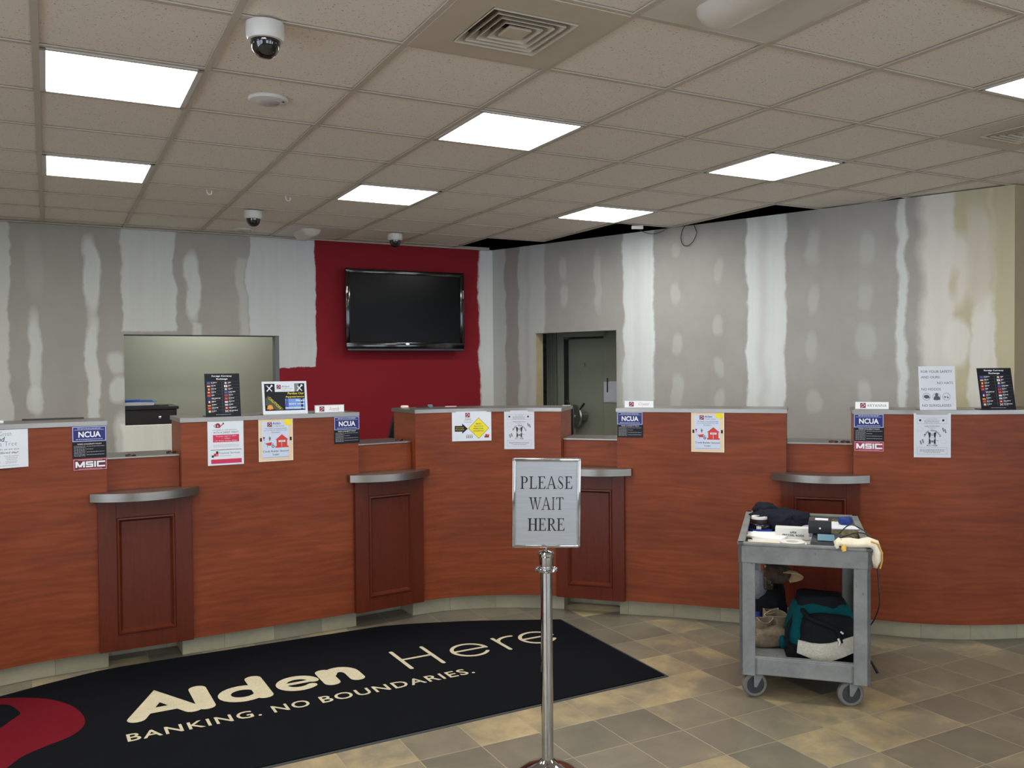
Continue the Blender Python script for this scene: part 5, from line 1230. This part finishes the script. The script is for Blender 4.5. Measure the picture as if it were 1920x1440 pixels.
# boxes at right back
e=cput(empty('parts_box',(0,0,0)),.535,.56,ZF,10); tag(e,'tan printed cardboard box with white top at right of the cart tray','box')
b=MB(); b.box(-.075,-.08,0,.055,.10,.068,mat('printed_tan',(150,140,100),.6,var=.4,vs=60),.002); b.build('carton',parent=e,local=True)
b=MB(); b.box(-.080,-.085,.068,.058,.105,.074,PAPER,.002); b.build('white_lid',parent=e,local=True)
b=MB(); b.blob((0,0,.02),(.035,.025,.022),mat('blue_cloth',(26,52,120),.7),.8,.3,6,2,zmin=0); o=b.build('blue_pouch',local=True,smooth=80); cput(o,.545,.60,ZF+.0745,20); tag(o,'small blue and black wrapped item on the white lid at right of cart','pouch')
b=MB(); b.blob((0,0,.03),(.06,.04,.035),mat('yellow_bag',(226,206,70),.5),.7,.3,7,4,zmin=0,nu=48,nv=26); o=b.build('yellow_bag',local=True,smooth=60); cput(o,.45,.74,ZF,-10); tag(o,'crumpled yellow and cream plastic bag behind the black carton','bag')
b=MB(); b.blob((0,0,.03),(.05,.035,.038),mat('cream_wrap',(216,206,160),.6),.7,.35,7,6,zmin=0,nu=48,nv=26); o=b.build('crumpled_wrapper',local=True,smooth=50); cput(o,.50,.70,ZF,15) ; tag(o,'crumpled cream wrapper next to the yellow bag on the cart','wrapper')
b=MB(); b.box(-.06,-.07,0,.06,.07,.045,glass('blister_plastic',.15,(.85,.88,.95,1)),.006); b.box(-.05,-.06,.002,.05,.06,.012,mat('gray_screws',(120,126,140),.4)); o=b.build('blister_pack',local=True); cput(o,.505,.37,ZF,-8); tag(o,'clear blister pack of gray hardware between carton and tan box on cart','package')
# work glove draped over the front right corner
GLV=mat('glove_leather',(222,214,190),.8,k=1.05,var=.12,vs=20,bump=.4,bs=40); GLO=mat('glove_trim',(214,170,90),.8)
gl=cput(empty('work_glove',(0,0,0)),.545,.02,.80,0); tag(gl,'cream leather work glove draped over front right corner of the cart','glove')
b=MB(); path=[(-.055,.0,.020),(-.02,.005,.018),(.03,.01,.018),(.07,.012,.024),(.098,.01,.014),(.108,.008,-.02),(.108,.006,-.06),(.104,.004,-.095)]; rad=[.020,.024,.022,.026,.026,.024,.025,.010]
base=len(b.v); b.tube(path,rad,GLV,18)
b.v=[(x+.004*math.sin(y*300+z*90),y*1.9+.003*math.sin(x*150),z+.003*math.sin(x*170)) for x,y,z in b.v]
b.build('palm',parent=gl,local=True,smooth=70)
for k,(dy,l,cz) in enumerate([(-.03,.030,.010),(-.010,.034,.016),(.012,.030,.020),(.03,.024,.014)]):
    b=MB(); b.tube([(-.045,dy*.8,.018),(-.066,dy,cz+.010),(-.076,dy*1.05,cz-.002),(-.070-.001*k,dy*1.1,cz-.014)],[.013,.0125,.012,.008],GLV,12); b.build('finger',parent=gl,local=True,smooth=70)
b=MB(); b.tube([(-.04,-.03,.010),(-.045,-.048,-.002),(-.04,-.054,-.014)],[.013,.012,.009],GLO,12); b.build('thumb',parent=gl,local=True,smooth=70)
b=MB(); b.tube([(.082,-.026,.036),(.115,-.02,.024),(.133,-.012,-.02),(.133,-.008,-.06),(.124,-.004,-.098)],.004,GLO,8); b.build('cuff_edge',parent=gl,local=True,smooth=70)
# cord
def cw(x,y,z): return (CM4@Vector((x,y,z)))[:]
def spline(P,n=8):
    out=[]; Q=[P[0]]+list(P)+[P[-1]]
    for i in range(1,len(Q)-2):
        for k in range(n):
            t=k/n; out.append(tuple(.5*(2*Q[i][a]+(Q[i+1][a]-Q[i-1][a])*t+(2*Q[i-1][a]-5*Q[i][a]+4*Q[i+1][a]-Q[i+2][a])*t*t+(3*Q[i][a]-Q[i-1][a]-3*Q[i+1][a]+Q[i+2][a])*t**3) for a in range(3)))
    out.append(P[-1]); return out
b=MB(); b.tube(spline([cw(.47,.34,.765),cw(.51,.42,.80),cw(.56,.45,.835),cw(.61,.40,.825),cw(.645,.30,.808),cw(.66,.20,.76),cw(.672,.13,.62),cw(.676,.12,.50),cw(.655,.14,.42),cw(.638,.2,.36),cw(.636,.26,.28),cw(.64,.3,.20),cw(.655,.36,.13)]),.0032,BLACKP,8)
b.tube(spline([cw(.47,.36,.76),cw(.53,.36,.79),cw(.60,.34,.815),cw(.648,.24,.803),cw(.655,.2,.70)]),.003,BLACKP,8)
co=b.build('power_cord',origin=cw(.65,.3,.10),smooth=70); tag(co,'thin black power cord hanging down the right side of the cart','cord')
b=MB(); b.tube([cw(.655,.36,.135),cw(.69,.38,.07)],[.006,.008],BLACKP,10); pl=b.build('plug',smooth=60,origin=cw(.65,.3,.10)); pl.parent=co; pl.location=(0,0,0); pl.rotation_euler=(0,0,0)

# lower shelf -------------------------------------------------------------------
ZL=.1655
TEAL=fabric('teal_nylon',(8,66,70),1.2,200); BKN=fabric('black_nylon',(22,23,26),1.4,200); GRN=fabric('gray_nylon',(170,166,152),1.5,160)
bag=cput(empty('tool_bag',(0,0,0)),.405,.34,ZL,4); tag(bag,'teal, black and gray soft tool bag on the lower shelf of the cart','bag')
def zb(c):
    return None
def shell_bag(b,x0,x1,y0,y1,z0,z1,tx,ty,m,nz=.012,seed=1,n=10,open_top=False,pw=.35):
    """soft box tapering to the top"""
    rings=[]; N=40; H=14
    base=len(b.v)
    for j in range(H+1):
        t=j/H; hx=(x1-x0)/2*(1-tx*t**1.5); hy=(y1-y0)/2*(1-ty*t**1.5)
        if t>.86: q=math.sqrt(max(0.02,1-((t-.86)/.14)**2*.75)); hx*=q; hy*=q
        for i in range(N):
            a=2*math.pi*i/N; cx=math.copysign(abs(math.cos(a))**pw,math.cos(a)); sy=math.copysign(abs(math.sin(a))**pw,math.sin(a))
            p=Vector(((x0+x1)/2+cx*hx,(y0+y1)/2+sy*hy,z0+(z1-z0)*t)); nn=noise.noise(p*14+Vector((seed,seed*2,0))); p+=Vector((cx,sy,0))*nz*nn
            p.z+=nz*.6*noise.noise(p*11+Vector((5,seed,1))) if j>0 else 0
            b.v.append(p[:])
    for j in range(H):
        for i in range(N):
            i2=(i+1)%N; b.face((base+j*N+i,base+j*N+i2,base+(j+1)*N+i2,base+(j+1)*N+i),m)
    b.face([base+i for i in range(N)][::-1],m); b.face([base+H*N+i for i in range(N)],m)
b=MB(); shell_bag(b,-.185,.185,-.16,.16,.0,.085,.0,.0,BKN,.006,2); b.build('base',parent=bag,local=True,smooth=60)
b=MB(); shell_bag(b,-.182,.182,-.15,.155,.075,.295,.30,.45,TEAL,.016,3,pw=.5); b.build('body',parent=bag,local=True,smooth=60)
b=MB(); shell_bag(b,-.125,.125,-.085,.10,.255,.320,.1,.1,BKN,.014,4,pw=.5); b.build('zip_top',parent=bag,local=True,smooth=60)
b=MB(); shell_bag(b,-.120,.176,-.205,-.06,.105,.245,.22,.55,BKN,.018,6,pw=.55); b.build('front_pocket',parent=bag,local=True,smooth=60)
b=MB(); vs=[]; n=16
for k in range(n+1):
    t=k/n; x=-.130+.275*t; sag=-.040*math.sin(math.pi*min(1,t*1.1))**1.0
    vs.append((x,-.208-.012*math.sin(math.pi*t)+.004*math.sin(t*19),.118+sag*.3+.030*(t-.1)**2*1.6)); vs.append((x+.01*(t-.5),-.196-.014*math.sin(math.pi*t)+.006*math.sin(t*13),.050+sag*.75+.05*max(0,t-.6)))
fs=[(2*k,2*k+1,2*k+3,2*k+2) for k in range(n)]; nv=len(vs); vs+=[(x,y+.014,z) for x,y,z in vs]; fs+=[tuple(q+nv for q in f[::-1]) for f in fs]; fs+=[(2*k,2*k+2,2*k+2+nv,2*k+nv) for k in range(n)]+[(2*k+1+nv,2*k+3+nv,2*k+3,2*k+1) for k in range(n)]+[(0,nv,nv+1,1),(2*n+1,2*n+1+nv,2*n+nv,2*n)]
b.add(vs,fs,GRN); b.build('gray_band',parent=bag,local=True,smooth=60)
b=MB(); b.tube(spline([(-.10,-.10,.25),(-.07,-.17,.225),(.0,-.195,.205),(.06,-.19,.175),(.075,-.215,.12)]),.012,BKN,10); b.tube(spline([(-.115,-.06,.24),(-.175,-.10,.15),(-.178,-.12,.06)]),.010,BKN,8); b.build('strap',parent=bag,local=True,smooth=60)
b=MB(); b.tube([(.062,-.222,.145),(.070,-.228,.128),(.066,-.228,.112)],.006,WHITEP,8); b.tube([(.075,-.212,.178),(.088,-.214,.168)],.005,WHITEP,8); b.build('zipper_pull',parent=bag,local=True,smooth=60)
b=MB(); b.box(.112,-.135,.212,.136,-.128,.228,WHITEI,M=Matrix.Identity(4)); b.build('small_label',parent=bag,local=True)
b=MB(); b.blob((-.198,-.075,.065),(.020,.022,.034),TEAL,.9,.2,5,2); b.build('side_tab',parent=bag,local=True,smooth=60)
# suede pouch
SU=fabric('suede',(112,100,84),1.35,60); SUL=fabric('suede_edge',(160,146,124),1.35,60)
po=cput(empty('tool_pouch',(0,0,0)),.140,.42,ZL,0); tag(po,'brown suede tool pouch with open pockets on the lower shelf, left side','tool pouch')
b=MB(); b.blob((0.01,0.02,.05),(.125,.115,.062),SU,.7,.22,6,5,zmin=0,nu=60,nv=30); b.build('body',parent=po,local=True,smooth=70)
def pocket(x,y,z,r,h,a,lean):
    M=Matrix.Translation((x,y,z))@Matrix.Rotation(R(a),4,'Z')@Matrix.Rotation(R(lean),4,'X')
    b=MB(); n=28; base=len(b.v); prof=[(.72,0),(.95,.3),(1.0,.7),(1.02,1.0),(.94,1.0),(.90,.65),(.66,.1)]
    for (q,t) in prof:
        for k in range(n):
            th=2*math.pi*k/n; rr=r*q*(1+.10*math.sin(3*th+a)*t); b.v.append((M@Vector((rr*math.cos(th),rr*.72*math.sin(th),h*t+.008*math.sin(2*th+a)*t)))[:])
    for i in range(len(prof)-1):
        for k in range(n):
            k2=(k+1)%n; b.face((base+i*n+k,base+i*n+k2,base+(i+1)*n+k2,base+(i+1)*n+k),SUL if i==3 else SU)
    b.face([base+k for k in range(n)][::-1],SU); b.face([base+(len(prof)-1)*n+k for k in range(n)],BKN)
    b.build('pocket',parent=po,local=True,smooth=60)
pocket(-.03,-.03,.075,.045,.075,20,14); pocket(.045,.02,.075,.062,.09,-15,10); pocket(.0,.07,.085,.045,.085,40,6); pocket(-.07,-.05,.03,.04,.06,60,22)
# black bag behind, grey hood, cap, brown case, blue cloth
b=MB(); b.blob((0,0,.14),(.10,.16,.15),BKN,.7,.22,6,11,zmin=0,nu=56,nv=32); o=b.build('dark_bag',local=True,smooth=60); cput(o,.13,.73,ZL,0); tag(o,'dark soft bag standing behind the suede pouch on the lower shelf','bag')
b=MB(); b.blob((0,0,.075),(.05,.07,.075),fabric('gray_cloth',(104,106,112),1.2,90),.8,.2,5,14,zmin=0,nu=44,nv=26); o=b.build('gray_cloth',local=True,smooth=60); cput(o,.085,.62,ZL+.20,0); tag(o,'gray cloth item bundled against the left leg of the cart on the dark bag','cloth')
b=MB(); b.blob((0,0,.06),(.05,.05,.085),mat('blue_cloth2',(24,38,110),.8),.8,.2,5,9,zmin=0); o=b.build('blue_cloth',local=True,smooth=60); cput(o,.065,.52,ZL+.0,0); tag(o,'dark blue cloth tucked behind the left front leg on lower shelf','cloth')
e=cput(empty('tool_case',(0,0,0)),.135,.555,ZL+.265,0); tag(e,'narrow brown glossy tool sheath with two studs standing upright behind the pouch','tool sheath')
b=MB(); b.box(-.026,-.015,0,.026,.015,.145,mat('glossy_brown',(52,44,36),.18,var=.5,vs=30,coat=.7),.008); b.build('sheath',parent=e,local=True,smooth=50)
for z_ in (.03,.055):
    b=MB(); b.lathe([(0,0),(.004,0),(.003,.003),(0,.004)],CHROME,10,M=Matrix.Translation((.018,-.0152,z_))@Matrix.Rotation(R(90),4,'X')); b.build('stud',parent=e,local=True)
cap=cput(empty('camouflage_cap',(0,0,0)),.185,.40,ZL+.345,-20); tag(cap,'brown camouflage cap with tan brim hanging under the top tray at left','cap')
CAMO=mat('camouflage',(62,48,36),.9,var=.7,vs=26)
b=MB(); b.blob((0,0,.055),(.070,.062,.055),CAMO,.95,.12,5,3,nu=40,nv=22); b.build('crown',parent=cap,local=True,smooth=60)
b=MB(); vs=[];n=14
for k in range(n+1):
    a=R(-75+150*k/n)
    for (rr,dz) in ((.055,.042),(.085,.036),(.118,.018)): vs.append((.02+rr*math.cos(a)*1.0,rr*.55*math.sin(a)-.01,dz+.018*math.cos(a*1.2)-.03*abs(math.sin(a))*0))
fs=[]
for k in range(n):
    for q in range(2): i=k*3+q; fs.append((i,i+1,i+4,i+3))
m_=len(vs); vs+=[(x,y,z-.005) for x,y,z in vs]; fs+=[tuple(q+m_ for q in f[::-1]) for f in fs]; fs+=[(k*3+2,k*3+2+m_,k*3+5+m_,k*3+5) for k in range(n)]
T_=Matrix.Translation((0,0,.015))@Matrix.Rotation(R(-35),4,'X'); vs=[(T_@Vector(v))[:] for v in vs]
b.add(vs,fs,mat('tan_brim',(176,142,108),.85,k=1.2)); b.build('brim',parent=cap,local=True,smooth=60)
b=MB(); b.box(-.02,-.01,0,.02,.03,.012,PAPER,.002); b.box(-.012,-.01,.013,.026,.03,.022,mat('offwhite_paper',(208,212,220),.6),.002); o=b.build('white_bottle_cap',local=True); cput(o,.27,.80,ZL+.0,0); bpy.data.objects.remove(o)

# monitors partly hidden behind the counter
desk=[]
def desk_thing(s,off,label,w=.9,rz=0):
    e=empty('teller_desk',(0,0,0)); p=cpt(s,off); e.location=(p[0],p[1],0); e.rotation_euler=(0,0,crot(s)+rz); tag(e,label,'desk','teller desks behind the counter')
    b=MB(); b.box(-w/2,-.19,.72,w/2,.22,.75,DW); b.build('worktop',parent=e,local=True)
    for sx in (-1,1): b=MB(); b.box(sx*(w/2)-.015,-.18,0,sx*(w/2)+.015,.2,.72,DW); b.build('side_panel',parent=e,local=True)
desk_thing(4.30,.61,'staff desk hidden behind the middle counter section, left one'); desk_thing(5.30,.64,'staff desk hidden behind the middle counter section, right one',w=.7)
def mon2(x,y,rz,label,w,h,tilt,zb_=1.02):
    e=empty('monitor',(x,y,.75),rz); tag(e,label,'monitor','computer monitors')
    T=Matrix.Translation((0,0,zb_-.75))@Matrix.Rotation(R(tilt),4,'Y')
    b=MB(); b.box(-w/2,-.02,0,w/2,.025,h,BLACKP,.006,M=T); b.build('screen_housing',parent=e,local=True)
    b=MB(); b.box(-.03,.0,0,.03,.03,zb_-.75+.1,BLACKP); b.box(-.11,-.08,0,.11,.09,.014,BLACKP,.004); b.build('stand',parent=e,local=True)
mon2(-.775,6.76,.25,'black monitor whose slanted edge shows left of the middle counter section',.46,.38,14,.96)
mon2(.272,6.74,-.15,'black monitor edge showing right of the middle counter section beside the vault wheel',.40,.38,0,1.01)
b=MB(); b.box(-.05,-.02,0,.05,.01,.012,MET,.004); 

# ------------------------------------------------------------------ world, camera
w=bpy.data.worlds.new('World'); scene.world=w; w.use_nodes=True
bg=w.node_tree.nodes['Background']; bg.inputs[0].default_value=(.76,.86,1.0,1); bg.inputs[1].default_value=2.6
cam=bpy.data.cameras.new('Camera'); co=bpy.data.objects.new('Camera',cam); COL.objects.link(co)
F,PITCH,ROLL,HC=1644.33,-0.0195,-0.0083,1.70
cam.sensor_width=36; cam.sensor_fit='HORIZONTAL'; cam.lens=F/1920*36; cam.clip_start=.05; cam.clip_end=100
cp,sp=math.cos(PITCH),math.sin(PITCH); cr,sr=math.cos(ROLL),math.sin(ROLL)
fwd=Vector((0,cp,sp)); rt=Vector((1,0,0)); up=Vector((0,-sp,cp)); r2=cr*rt+sr*up; u2=-sr*rt+cr*up
M=Matrix.Identity(4)
for i in range(3): M[i][0]=r2[i]; M[i][1]=u2[i]; M[i][2]=-fwd[i]
M[2][3]=HC; co.matrix_world=M; scene.camera=co
vs=scene.view_settings; vs.view_transform='Standard'; vs.look='None'; vs.exposure=.87; vs.gamma=1; vs.use_curve_mapping=False
scene.cycles.use_denoising=True
scene.cycles.max_bounces=8
